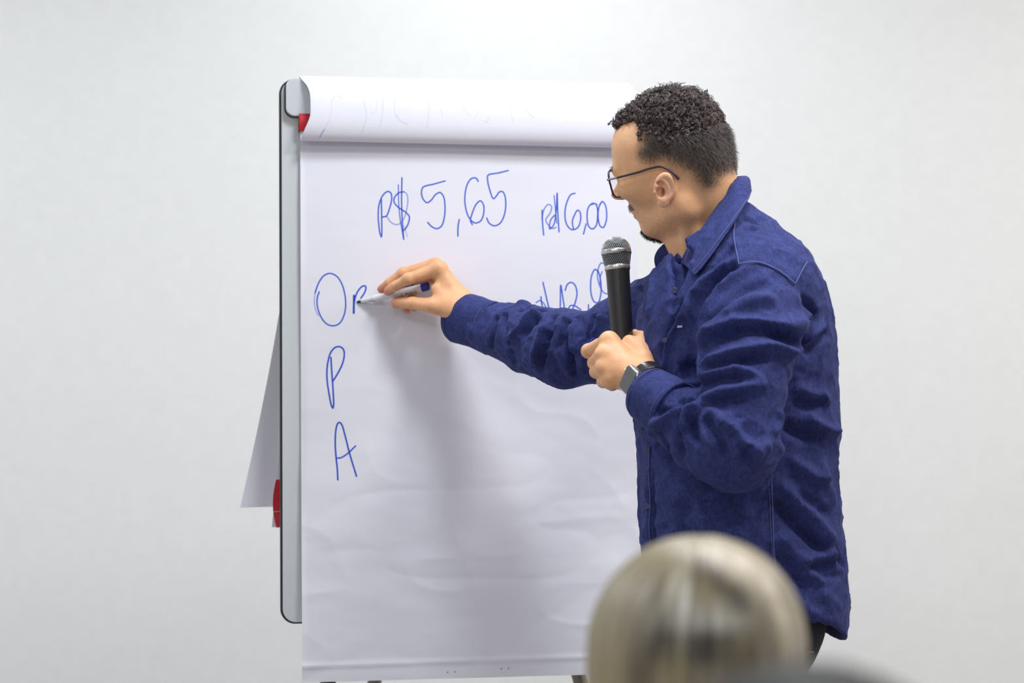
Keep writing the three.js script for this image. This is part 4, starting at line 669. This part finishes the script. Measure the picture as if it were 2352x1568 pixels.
// ---- trousers and shoes
{
  const tr = (x, y, z) => { let d = 1e9; const hx = ST[0].cx;
    const hip = ell(x, y, z, [hx - 0.004, 0.93, -TD], [0.122, 0.13, 0.145]); d = hip;
    for (const s of [-1, 1]) { const hz = -TD + s * 0.082; d = smin(d, Math.min(cone(x, y, z, [hx - 0.048, 0.82, hz, 0.094], [hx - 0.06, 0.46, hz + s * 0.015, 0.072]), cone(x, y, z, [hx - 0.06, 0.46, hz + s * 0.015, 0.072], [hx - 0.015, 0.075, hz + s * 0.03, 0.064])), 0.03); }
    return Math.max(d, 0.045 - y, y - 1.0); };
  const m = meshSDF(tr, [0.08, 0.02, -3.36], [0.62, 1.01, -2.8], 0.0075), n = vnormals(m.pos, m.idx), col = new Float32Array(m.pos.length); for (let i = 0; i < m.pos.length; i += 3) { const x = m.pos[i], y = m.pos[i + 1], z = m.pos[i + 2], d = 0.008 * (fbm(x * 14, y * 14, z * 14) - 0.5), k = 1 + 0.3 * (fbm(x * 40, y * 40, z * 40) - 0.5); m.pos[i] += n[i] * d; m.pos[i + 1] += n[i + 1] * d; m.pos[i + 2] += n[i + 2] * d; col.set([0.012 * k, 0.013 * k, 0.030 * k], i); }
  const trou = part('trousers', boxUV(m.pos, m.idx, col), std([1, 1, 1], 0.9, { vertexColors: true, map: denimTex }), man, 'near-black navy jeans');
  const pk = [[1836, 1519], [1844, 1514], [1850, 1503], [1858, 1496], [1868, 1497]].map(([a, b]) => ray(tr, a, b, 2.6, 3.4)).filter(Boolean); if (pk.length > 2) part('pocket_stitching', tubeGeo(spline(pk.map(p => p.addScaledVector(V(0.2, 0, 1), 0.0015)), 24), 0.0009, 6), std([0.34, 0.22, 0.13], 0.8), trou, 'tan stitching of the back pocket');
  for (const s of [-1, 1]) { const hx = ST[0].cx - 0.02, hz = -TD + s * 0.112, g = meshSDF((x, y, z) => Math.max(smin(ell(x, y, z, [hx, 0.04, hz], [0.06, 0.06, 0.042]), ell(x, y, z, [hx - 0.11, 0.03, hz], [0.1, 0.048, 0.046]), 0.04), -y), [hx - 0.25, -0.01, hz - 0.07], [hx + 0.09, 0.13, hz + 0.07], 0.006); part('shoe', geoOf(g.pos, g.idx), std([0.02, 0.016, 0.014], 0.4), man, 'dark leather shoe'); }
}
// ---- hair
{
  const R = rng(71), P0 = headMesh.local, n = vnormals(P0, headMesh.idx), curls = new Buf(), crop = new Buf(), beard = new Buf();
  const pick = []; let seen = new Set();
  for (let i = 0; i < P0.length; i += 3) pick.push(i);
  const frame = (i) => { const N = V(n[i], n[i + 1], n[i + 2]); return N; };
  const W3 = (v) => Hd(v.x, v.y, v.z);
  for (let i = 0; i < P0.length; i += 3) {
    const f = P0[i], l = P0[i + 1], u = P0[i + 2], s = Math.abs(l), us = squash(u), fs = f + recede(u); if (u < -0.06 && f < 0.05) { if (hairMask(f, l, u) < 0) continue; }
    const hm = hairMask(f, l, u), toEdge = distPoly(curlEdge, f, u), curl = (inPoly(curlPoly, f, u) || toEdge < 0.018 && R() < 0.75 * (1 - toEdge / 0.018)) && hm > 0.002 && u > 0.02;
    const o = V(f, l, u), N = frame(i); if (s > 0.068 && earField(f, l, u) < 0.004) continue;
    if (curl) {
      if (R() > 0.085) continue;
      const edge = clamp(distPoly(curlEdge, f, u) / 0.042, 0.04, 1), front = sstep(0.04, 0.085, f);
      const ax = N.clone().multiplyScalar(0.75).add(V((R() - 0.35) * 1.1, (R() - 0.5) * 1.3, (R() - 0.5) * 0.9)).normalize(), e1 = ax.clone().cross(V(R() - 0.5, R() - 0.5, R() - 0.5)).normalize(), e2 = ax.clone().cross(e1);
      const turns = 1.0 + R() * 1.2, len = (0.0085 + R() * 0.0085) * (0.3 + 0.85 * edge) * (1 + 0.2 * front), rad = (0.0028 + R() * 0.0034) * (0.45 + 0.55 * edge), ph = R() * 6.28, k = 12, g0 = 0.6 + R() * 1.3;
      for (let st = 0; st < 4; st++) {
        const r0 = 0.00042 + R() * 0.0003, pts = [], sh = V((R() - 0.5), (R() - 0.5), (R() - 0.5)).multiplyScalar(0.0022), rr = rad * (0.82 + R() * 0.36), pp = ph + (R() - 0.5) * 0.5, ll = len * (0.85 + 0.3 * R());
        for (let q = 0; q <= k; q++) { const t = q / k, w = pp + t * turns * 6.28; pts.push(W3(o.clone().add(sh).addScaledVector(N, 0.0008).addScaledVector(ax, ll * t).addScaledVector(e1, rr * (Math.cos(w) - Math.cos(pp)) * sstep(0, 0.3, t)).addScaledVector(e2, rr * (Math.sin(w) - Math.sin(pp)) * sstep(0, 0.3, t)))); }
        const g = g0 * (0.8 + R() * 0.4), c = HAIR.map((v, j) => v * g * (j === 0 ? 1.12 : 1)); curls.tube(pts, t => r0 * (1.25 - 0.7 * t), 3, c, { caps: false });
      }
    } else if (hm > -0.003) {
      const dens = sstep(-0.003, 0.018, hm), high = sstep(0.03, 0.004, toEdge); if (R() > (0.34 + 0.4 * high) * dens + 0.004) continue; const up = sstep(0.0, 0.05, hm) + 0.3 * high;
      const len = (0.0035 + 0.0065 * up) * (0.7 + 0.6 * R()) * (0.3 + 0.7 * dens), dir = N.clone().multiplyScalar(0.45 + 0.4 * R()).add(V(-0.25 + (R() - 0.5) * 0.5, (R() - 0.5) * 0.4, -0.55 + (R() - 0.5) * 0.4)).normalize(), g = 0.7 + R() * 0.9;
      const a = o.clone().addScaledVector(N, -0.0005), b = a.clone().addScaledVector(dir, len * 0.6), c = b.clone().addScaledVector(dir.clone().addScaledVector(N, -0.5).normalize(), len * 0.5); crop.tube([W3(a), W3(b), W3(c)], t => 0.00032 * (0.45 + 0.55 * dens) * (1.1 - 0.8 * t), 3, mixc([0.2, 0.12, 0.08], HAIR.map(v => v * g * 1.15), dens), { caps: false });
    }
    const mo = fs > 0.078 && us < -0.029 && us > -0.0425 && s < 0.033, go = fs > 0.072 && us < -0.084 && s < 0.016, br = f > 0.07 && Math.abs(u - 0.037) < 0.004 && s > 0.013 && s < 0.054;
    if ((mo || go || br) && R() < (go ? 0.8 : 0.28)) { for (let q = 0; q < (go ? 2 : 1); q++) { const dir = (go ? N.clone().multiplyScalar(0.7).add(V(0.1 + (R() - 0.5) * 0.9, (R() - 0.5) * 1.2, -0.8 + (R() - 0.5) * 0.9)) : N.clone().multiplyScalar(0.5).add(V(0, br ? l * 20 : l * 8, br ? 0.2 : -0.6))).normalize(), len = go ? 0.002 + R() * 0.0045 : 0.003 + 0.002 * R(), a = o.clone().add(V((R() - 0.5) * 0.002, (R() - 0.5) * 0.002, (R() - 0.5) * 0.002)); beard.tube([W3(a), W3(a.clone().addScaledVector(dir, len * 0.5)), W3(a.clone().addScaledVector(dir, len).addScaledVector(V(0, 0, -1), len * 0.15))], t => 0.00026 * (1.1 - 0.7 * t), 3, HAIR.map(v => v * (0.8 + R())), { caps: false }); } }
  }
  const hm = std([1, 1, 1], 0.42, { vertexColors: true });
  part('curly_hair', curls.geo(), hm, man, 'dark curly hair on top of the head', 'stuff'); part('cropped_hair', crop.geo(), hm, man, 'short faded hair at sides and back', 'stuff'); part('beard', beard.geo(), hm, man, 'dark moustache and goatee', 'stuff');
}
// ---------------------------------------------------------------- eyeglasses
{
  const bp = Hd(0.098, 0, 0.016), gl = thing('eyeglasses', 'dark-framed eyeglasses worn by the standing presenter', 'glasses', [bp.x, bp.y, bp.z]);
  const fm = std([0.022, 0.014, 0.04], 0.35), GF = 0.101;
  const rimPt = (sgn, w) => { const c = Math.cos(w), s = Math.sin(w), q = 3.0, k = Math.pow(Math.pow(Math.abs(c), q) + Math.pow(Math.abs(s), q), -1 / q), l = 0.0345 + 0.0275 * c * k * (s < 0 ? 0.93 : 1), u = 0.0145 + 0.0215 * s * k; return Hd(GF - 0.004 * Math.pow((l - 0.0) / 0.06, 2) * 2, sgn * l, u + 0.002 * c); };
  for (const s of [1, -1]) {
    const ring = []; for (let i = 0; i < 56; i++) ring.push(rimPt(s, i / 56 * Math.PI * 2)); const rim = part('rim', tubeGeo(ring, 0.00155, 8, { closed: true }), fm, gl);
    const b = new Buf(), c = ring.reduce((a, p) => a.add(p), V(0, 0, 0)).divideScalar(56), ci = b.v(c.x, c.y, c.z); const off = ring.map(p => b.v(p.x, p.y, p.z)); for (let i = 0; i < 56; i++) b.i.push(ci, off[i], off[(i + 1) % 56]); part('lens', b.geo(), phys([1, 1, 1], 0.02, { transmission: 1, thickness: 0, ior: 1.45 }), rim, 'clear lens');
    const hinge = [Hd(0.0925, s * 0.0625, 0.0225), Hd(0.0915, s * 0.0690, 0.0225), Hd(0.072, s * 0.0735, 0.0225)]; part('hinge', tubeGeo(hinge, 0.0017, 8), std([0.24, 0.22, 0.22], 0.3, { metalness: 0.7 }), gl, 'grey metal end piece');
    part('temple', tubeGeo(spline([hinge[2], Hd(0.035, s * 0.0775, 0.0235), Hd(0.006, s * 0.0800, 0.0255), Hd(-0.010, s * 0.0795, 0.0235), Hd(-0.026, s * 0.0775, 0.010), Hd(-0.031, s * 0.0755, 0.000)], 40), t => 0.0017 + 0.0007 * sstep(0.6, 1, t), 8), fm, gl, 'dark temple arm hooked over the ear');
    part('nose_pad', tubeGeo([Hd(0.099, s * 0.0085, 0.010), Hd(0.0955, s * 0.0105, 0.002)], 0.0018, 8), phys([0.8, 0.8, 0.8], 0.2, { transmission: 0.6 }), gl);
  }
  part('bridge', tubeGeo(spline([Hd(GF, 0.0085, 0.016), Hd(GF + 0.0035, 0, 0.0195), Hd(GF, -0.0085, 0.016)], 12), 0.0014, 8), fm, gl);
}

// ---------------------------------------------------------------- marker in the right hand
{
  const tip = B(819, 694, 0.0085), tail = B(986, 656.5, 0.058), ax = tail.clone().sub(tip), L = ax.length(); ax.normalize();
  const o = thing('marker_pen', 'white whiteboard marker with blue end plug, held against the sheet', 'marker', [tip.x, tip.y, tip.z]);
  part('nib', latheAt([[0.0001, 0], [0.0016, 0.0008], [0.0024, 0.005], [0.0024, 0.009], [0.0001, 0.009]], tip, ax, 20), std([0.012, 0.02, 0.10], 0.7), o, 'dark blue felt nib');
  const R0 = 0.0068, prof = [[0.0001, 0.0082], [0.0030, 0.0084], [0.0034, 0.010], [0.0050, 0.024], [0.0056, 0.030], [0.0064, 0.031], [R0, 0.034], [R0, L - 0.013], [R0 + 0.0003, L - 0.0128], [0.0001, L - 0.0128]];
  const cv = document.createElement('canvas'); cv.width = 256; cv.height = 1024; const c = cv.getContext('2d'); c.fillStyle = '#f1f1f4'; c.fillRect(0, 0, 256, 1024); c.fillStyle = '#3c3c48';
  for (const x0 of [0, 128]) { c.save(); c.translate(x0 + 64, 1024 * 0.28); c.rotate(Math.PI / 2); c.font = 'bold 46px sans-serif'; c.textAlign = 'center'; c.textBaseline = 'middle'; c.scale(1.55, 1); c.fillText('WBM·7', 0, 0); c.restore(); c.save(); c.translate(x0 + 64, 1024 * 0.79); c.rotate(Math.PI / 2); c.font = 'bold 38px sans-serif'; c.textAlign = 'center'; c.textBaseline = 'middle'; c.fillText('WBM', 0, 0); c.restore(); }
  const t = new THREE.CanvasTexture(cv); t.colorSpace = THREE.SRGBColorSpace; t.wrapS = THREE.RepeatWrapping;
  const g = latheAt(prof, tip, ax, 40); { const p = g.attributes.position, u = g.attributes.uv; for (let i = 0; i < p.count; i++) { const h = V(p.getX(i), p.getY(i), p.getZ(i)).sub(tip).dot(ax); u.setXY(i, u.getX(i) + 0.13, 1 - 0 - (1 - h / L) * 1.0 ); } }
  part('barrel', g, phys([0.84, 0.84, 0.86], 0.32, { map: t, clearcoat: 0.3 }), o, 'glossy white barrel with dark print');
  part('end_plug', latheAt([[0.0001, L - 0.014], [R0 + 0.0009, L - 0.014], [R0 + 0.0011, L - 0.0125], [R0 + 0.0007, L - 0.002], [R0 - 0.0006, L], [0.0001, L]], tip, ax, 28), std([0.012, 0.02, 0.36], 0.35), o, 'blue plastic end plug');
  // blue cap tucked behind the barrel, and one in the other fist
  const cap = (a, b, r, label) => { const d = b.clone().sub(a), l = d.length(); d.normalize(); const q = thing('blue_cap', label, 'marker cap', [a.x, a.y, a.z]); part('cap', latheAt([[0.0001, 0], [r * 0.8, 0], [r * 0.95, 0.0015], [r, 0.006], [r, l - 0.001], [r * 0.92, l], [0.0001, l]], a, d, 24), std([0.014, 0.022, 0.34], 0.35), q); const s = d.clone().cross(V(0, 0, 1)).normalize(); part('clip', tubeGeo([a.clone().addScaledVector(s, -r * 1.05).addScaledVector(d, 0.004), a.clone().addScaledVector(s, -r * 1.25).addScaledVector(d, l * 0.75)], 0.0013, 6), std([0.014, 0.022, 0.34], 0.35), q); };
  cap(B(912, 664, 0.036), B(950, 653.5, 0.040), 0.0050, 'dark blue plastic cap tucked behind the white marker in the writing hand');
  cap(P(1352, 795, 3.097), P(1374, 783, 3.087), 0.0055, 'blue plastic cap peeking out of the fist that holds the microphone');
}
// ---------------------------------------------------------------- microphone in the left hand
{
  const top = P(1415.5, 580, 3.085), low = P(1436, 872, 3.062), ax = low.clone().sub(top), L = ax.length(); ax.normalize(); const up = ax.clone().negate();
  const o = thing('microphone', 'black handheld wireless microphone with silver ball grille', 'microphone', [low.x, low.y, low.z]);
  const rB = 0.0227, at = y => low.clone().addScaledVector(up, y);
  part('handle', latheAt([[0.0001, 0], [0.014, 0], [0.0155, 0.004], [0.0162, 0.02], [0.0172, 0.08], [0.0182, L - 0.040], [0.0187, L - 0.028], [0.0185, L - 0.0255], [0.0001, L - 0.0255]], low, up, 40), phys([0.012, 0.012, 0.013], 0.3, { clearcoat: 0.2, clearcoatRoughness: 0.4 }), o, 'matt black tapered handle');
  part('neck_ring', latheAt([[0.017, L - 0.0275], [0.0192, L - 0.0275], [0.0199, L - 0.0255], [0.0199, L - 0.0215], [0.0190, L - 0.0200], [0.0165, L - 0.0200]], low, up, 44), std([0.62, 0.60, 0.58], 0.28, { metalness: 0.9 }), o, 'silver ring at the neck');
  part('equator_ring', latheAt([[rB - 0.002, L - 0.0030], [rB + 0.0004, L - 0.0032], [rB + 0.0009, L - 0.001], [rB + 0.0009, L + 0.0022], [rB + 0.0003, L + 0.0042], [rB - 0.002, L + 0.004]], low, up, 48), std([0.60, 0.61, 0.62], 0.25, { metalness: 0.95 }), o, 'silver band round the grille');
  // grille surface: rounded dome over a short taper, woven wires in two families
  const rad = h => h >= 0 ? rB * Math.sqrt(Math.max(0, 1 - Math.pow(h / 0.0245, 2.3))) : lerp(rB, 0.0190, Math.pow(-h / 0.021, 1.3));
  const inner = []; for (let k = 0; k <= 24; k++) { const h = lerp(-0.0205, 0.0243, k / 24); inner.push([Math.max(0.0001, rad(h) - 0.0014), L + h]); } part('foam', latheAt(inner, low, up, 36), std([0.012, 0.012, 0.013], 0.95), o, 'dark foam inside the grille');
  const e1 = up.clone().cross(V(0, 0, 1)).normalize(), e2 = up.clone().cross(e1), wires = new Buf(), M = 44;
  for (const dir of [1, -1]) for (let k = 0; k < M; k++) for (const [h0, h1, tw] of [[0.0036, 0.0242, 0.75], [-0.0200, -0.0026, 0.42]]) { const pts = []; for (let q = 0; q <= 14; q++) { const t = q / 14, s = h0 > 0 ? Math.sin(t * 1.45) / Math.sin(1.45) : t, h = lerp(h0, h1, s), w = k / M * 6.2832 + dir * tw * t, r = rad(h) + (((q + (dir > 0 ? 1 : 0)) % 2) ? 0.00022 : -0.00022); pts.push(at(L + h).addScaledVector(e1, r * Math.cos(w)).addScaledVector(e2, r * Math.sin(w))); } wires.tube(pts, 0.00027, 4, null, { caps: false }); }
  part('grille', wires.geo(), std([0.52, 0.55, 0.56], 0.3, { metalness: 0.85 }), o, 'woven silver wire grille', 'stuff');
  const bt = new RoundedBoxGeometry(0.004, 0.010, 0.002, 2, 0.0009); bt.translate(0, 0, 0); const p = at(L - 0.135).addScaledVector(V(0.35, 0, 0.94), 0.0178); bt.translate(p.x, p.y, p.z); part('switch', bt, std([0.03, 0.03, 0.03], 0.3), o);
}
// ---------------------------------------------------------------- wristwatch
{
  const Wp = V(LH.wrist[0], LH.wrist[1], LH.wrist[2]), fore = V(LH.fore[0], LH.fore[1], LH.fore[2]), ax = fore.clone().sub(Wp).normalize(), c0 = Wp.clone().addScaledVector(ax, 0.018);
  const nrm = V(-0.825, 0.17, 0.53); nrm.addScaledVector(ax, -nrm.dot(ax)).normalize(); const tg = nrm.clone().cross(ax).normalize();
  const o = thing('wristwatch', 'square silver smart watch on a black band, worn at the microphone wrist', 'watch', [c0.x, c0.y, c0.z]);
  const A = 0.0315, Bq = 0.0262, band = new Buf(), N = 56, hw = 0.0105; // oval loop round the wrist: wide across tg
  const ringp = (w, off, s) => c0.clone().addScaledVector(tg, (A + off) * Math.sin(w)).addScaledVector(nrm, (Bq + off) * Math.cos(w)).addScaledVector(ax, s);
  const prof = [[-hw, 0.0006], [-hw, 0.0018], [-hw + 0.001, 0.0024], [hw - 0.001, 0.0024], [hw, 0.0018], [hw, 0.0006]];
  for (let i = 0; i <= N; i++) { const w = i / N * Math.PI * 2; for (const [s, off] of prof) { const p = ringp(w, off, s); band.v(p.x, p.y, p.z); } } const pn = prof.length; for (let i = 0; i < N; i++) for (let j = 0; j < pn; j++) band.q(i * pn + j, i * pn + (j + 1) % pn, (i + 1) * pn + (j + 1) % pn, (i + 1) * pn + j);
  part('band', band.geo(), phys([0.018, 0.019, 0.022], 0.22, { clearcoat: 0.5 }), o, 'glossy black watch band');
  const M = new THREE.Matrix4().makeBasis(ax, tg, nrm).setPosition(c0.clone().addScaledVector(nrm, Bq + 0.0045));
  const cs = new THREE.ExtrudeGeometry(roundRect(-0.0165, -0.0193, 0.0165, 0.0193, 0.0075), { depth: 0.005, bevelEnabled: true, bevelThickness: 0.002, bevelSize: 0.0016, bevelSegments: 4, curveSegments: 8 }); cs.translate(0, 0, -0.0035); cs.applyMatrix4(M); part('case', cs, std([0.72, 0.72, 0.73], 0.22, { metalness: 0.95 }), o, 'polished silver case');
  const fc = new THREE.ExtrudeGeometry(roundRect(-0.0150, -0.0178, 0.0150, 0.0178, 0.006), { depth: 0.0006, bevelEnabled: true, bevelThickness: 0.0008, bevelSize: 0.0008, bevelSegments: 3, curveSegments: 8 }); fc.translate(0, 0, 0.0034); fc.applyMatrix4(M); part('screen_glass', fc, phys([0.07, 0.068, 0.072], 0.15, { clearcoat: 1 }), o, 'dark glass face');
  const cr = new THREE.CylinderGeometry(0.003, 0.003, 0.0028, 18); cr.rotateZ(Math.PI / 2); cr.translate(-0.0188, 0.008, 0); cr.applyMatrix4(M); part('crown', cr, std([0.75, 0.75, 0.76], 0.25, { metalness: 0.9 }), o);
}
// ---------------------------------------------------------------- seated audience in the foreground
function seated(o, hc, topMat, skin) {   // head centre -> body, clothes below the frame
  const x0 = hc.x, y0 = hc.y, z0 = hc.z, seat = 0.47;
  const bf = (x, y, z) => { let d = ell(x, y, z, [x0, y0, z0], [0.072, 0.108, 0.09]); d = smin(d, cone(x, y, z, [x0, y0 - 0.07, z0 + 0.015, 0.05], [x0, y0 - 0.2, z0 + 0.03, 0.055]), 0.03); return Math.max(d, y0 - 0.25 - y); };
  const m = meshSDF(bf, [x0 - 0.12, y0 - 0.27, z0 - 0.13], [x0 + 0.12, y0 + 0.13, z0 + 0.13], 0.009); part('body', geoOf(m.pos, m.idx), std(skin, 0.55), o);
  const tf = (x, y, z) => { const sx = Math.abs(x - x0); let d = cone(x, y, z, [x0, y0 - 0.30, z0 + 0.03, 0.10], [x0, seat + 0.13, z0 + 0.06, 0.125]); d = smin(d, cone(sx, y, z, [0.03, y0 - 0.235, z0 + 0.03, 0.06], [0.155, y0 - 0.285, z0 + 0.03, 0.055]), 0.05); d = smin(d, cone(sx, y, z, [0.17, y0 - 0.29, z0 + 0.03, 0.05], [0.2, y0 - 0.52, z0 + 0.04, 0.042]), 0.03); d = smin(d, cone(sx, y, z, [0.2, y0 - 0.52, z0 + 0.04, 0.042], [0.12, seat + 0.16, z0 - 0.2, 0.035]), 0.02); return d; };
  const t = meshSDF(tf, [x0 - 0.28, seat - 0.02, z0 - 0.28], [x0 + 0.28, y0 - 0.13, z0 + 0.22], 0.012); part('top', geoOf(t.pos, t.idx), topMat, o, 'dark clothing');
  const lf = (x, y, z) => { const sx = Math.abs(x - x0); let d = cone(sx, y, z, [0.08, seat + 0.075, z0 + 0.05, 0.075], [0.10, seat + 0.04, z0 - 0.27, 0.06]); d = smin(d, cone(sx, y, z, [0.10, seat + 0.03, z0 - 0.27, 0.056], [0.10, 0.07, z0 - 0.16, 0.04]), 0.03); d = smin(d, cone(sx, y, z, [0.10, 0.042, z0 - 0.14, 0.04], [0.11, 0.034, z0 - 0.29, 0.034]), 0.02); return d; };
  const l = meshSDF(lf, [x0 - 0.24, -0.01, z0 - 0.56], [x0 + 0.24, seat + 0.18, z0 + 0.16], 0.012); part('trousers', geoOf(l.pos, l.idx), std([0.02, 0.02, 0.024], 0.85), o);
}
function chair(x, z, label) {
  const o = thing('chair', label, 'chair', [x, 0, z], 'audience chairs'), bk = std([0.02, 0.02, 0.022], 0.7), st = std([0.35, 0.35, 0.36], 0.3, { metalness: 0.8 });
  const s = new RoundedBoxGeometry(0.44, 0.045, 0.42, 3, 0.018); s.translate(x, 0.445, z); part('seat', s, bk, o); const b = new RoundedBoxGeometry(0.42, 0.28, 0.03, 3, 0.014); b.translate(x, 0.70, z + 0.225); part('backrest', b, bk, o);
  for (const a of [-1, 1]) { part('leg', tubeGeo([V(x + a * 0.19, 0.43, z - 0.16), V(x + a * 0.2, 0, z - 0.2)], 0.011, 10), st, o); part('leg', tubeGeo([V(x + a * 0.19, 0.80, z + 0.235), V(x + a * 0.19, 0.43, z + 0.19), V(x + a * 0.2, 0, z + 0.24)], 0.011, 10), st, o); }
}
// blond woman's head seen from behind: locks fall from the crown over the skull
{
  const hc = P(1592, 1490, 1.50), o = thing('person', 'seated audience member with streaky blond hair in front of the presenter', 'person', [hc.x, 0, hc.z]); 
  seated(o, V(hc.x, hc.y - 0.03, hc.z), std([0.03, 0.03, 0.032], 0.85), [0.5, 0.3, 0.2]);
  chair(hc.x, hc.z + 0.06, 'black padded chair under the blond audience member');
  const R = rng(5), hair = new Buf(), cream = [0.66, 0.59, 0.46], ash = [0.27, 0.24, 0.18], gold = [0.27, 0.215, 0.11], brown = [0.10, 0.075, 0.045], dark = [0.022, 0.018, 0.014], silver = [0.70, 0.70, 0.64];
  // hair tones: dyed streaks and roots, with shade of gaps painted in dark, laid out over the back of the head in millimetres from its centre (x right, y up)
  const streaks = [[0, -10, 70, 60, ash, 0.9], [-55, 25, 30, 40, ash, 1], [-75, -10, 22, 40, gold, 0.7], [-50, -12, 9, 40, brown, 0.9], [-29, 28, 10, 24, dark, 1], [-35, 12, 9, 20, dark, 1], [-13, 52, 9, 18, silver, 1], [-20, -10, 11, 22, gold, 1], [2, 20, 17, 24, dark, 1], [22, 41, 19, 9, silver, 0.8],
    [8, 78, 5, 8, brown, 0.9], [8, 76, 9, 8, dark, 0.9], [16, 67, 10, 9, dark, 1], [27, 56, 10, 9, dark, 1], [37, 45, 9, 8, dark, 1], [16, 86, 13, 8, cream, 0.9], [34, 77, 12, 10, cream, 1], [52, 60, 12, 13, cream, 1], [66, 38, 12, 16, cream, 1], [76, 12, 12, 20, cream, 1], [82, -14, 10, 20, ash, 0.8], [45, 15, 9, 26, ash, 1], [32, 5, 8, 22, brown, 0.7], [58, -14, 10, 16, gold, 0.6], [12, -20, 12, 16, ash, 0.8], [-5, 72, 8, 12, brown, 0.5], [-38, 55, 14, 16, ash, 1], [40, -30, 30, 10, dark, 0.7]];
  const dyeAndShadeAt = (p) => { const x = (p.x - hc.x) * 1167, y = (p.y - hc.y) * 1167; let c = p.z > hc.z - 0.03 ? gold : brown; for (const [sx, sy, rx_, ry_, k, a] of streaks) { const q = ((x - sx) / rx_) ** 2 + ((y - sy) / ry_) ** 2; if (q < 4) c = mixc(c, k, a * Math.exp(-q)); } return c; };
  const rx = 0.0770, ry = 0.0810, rz = 0.092;
  for (let layer = 0; layer < 3; layer++) for (let k = 0; k < 190; k++) {
    const w0 = (k + R()) / 190 * Math.PI * 2 - Math.PI, pts = [], sc = 0.93 + 0.035 * layer + 0.03 * R(), cr = [0.006, -0.012], bend = (R() - 0.5) * 0.25, tone = 0.8 + R() * 0.4, root = 0.05 + R() * 0.1;
    const n = 18; for (let q = 0; q <= n; q++) { const t = q / n; let p; if (t < 0.6) { const th = 0.05 + (t / 0.6) * 1.52, w = w0 + bend * t; p = V(Math.sin(w) * Math.sin(th) * rx * sc, Math.cos(th) * ry * sc, Math.cos(w) * Math.sin(th) * rz * sc); } else { const w = w0 + bend * t, e = (t - 0.6) / 0.4; p = V(Math.sin(w) * rx * sc * (1 + 0.03 * e), -e * 0.16, Math.cos(w) * rz * sc * (1 - 0.12 * e)); } p.x += cr[0] * (1 - t); pts.push(p.add(hc)); }
    hair.tube(pts, t => 0.0072 * Math.sin(Math.PI * clamp(0.1 + 0.85 * t, 0, 1)) + 0.0012, 6, t => dyeAndShadeAt(pts[Math.round(t * 18)]).map(v => v * tone), { flat: [1.25, 0.45], up: t => { const p = pts[Math.min(18, Math.round(t * 18))].clone().sub(hc); return p.normalize(); } });
  }
  part('hair', hair.geo(), std([1, 1, 1], 0.42, { vertexColors: true }), o, 'streaky blond hair with darker roots and painted gap shade', 'stuff');
}
{ // nearer spectator: only the crown of dark hair reaches into the frame
  const top = P(1872, 1534, 0.85), hc = V(top.x, top.y - 0.122, top.z), o = thing('person', 'seated audience member with black hair behind the blond one', 'person', [hc.x, 0, hc.z]); seated(o, hc, std([0.05, 0.06, 0.06], 0.85), [0.42, 0.25, 0.16]); chair(hc.x, hc.z + 0.06, 'black padded chair under the black-haired audience member');
  const R = rng(9), hair = new Buf(); for (let k = 0; k < 420; k++) { const w = R() * Math.PI * 2, pts = [], sc = 0.94 + 0.07 * R(), g = 0.6 + R(); for (let q = 0; q <= 12; q++) { const t = q / 12, th = 0.04 + t * 1.75; pts.push(V(Math.sin(w) * Math.sin(th) * 0.088 * sc, Math.cos(th) * 0.121 * sc, Math.cos(w) * Math.sin(th) * 0.105 * sc + (th > 1.3 && Math.cos(w) < -0.3 ? 0.02 : 0)).add(hc)); } hair.tube(pts, t => 0.006 * Math.sin(Math.PI * clamp(0.12 + 0.8 * t, 0, 1)) + 0.0012, 5, [0.008 * g, 0.009 * g, 0.009 * g], { flat: [1.3, 0.5], up: t => pts[Math.min(12, Math.round(t * 12))].clone().sub(hc).normalize() }); }
  part('hair', hair.geo(), std([1, 1, 1], 0.65, { vertexColors: true }), o, 'short black hair', 'stuff');
}
renderer.render(scene, camera);
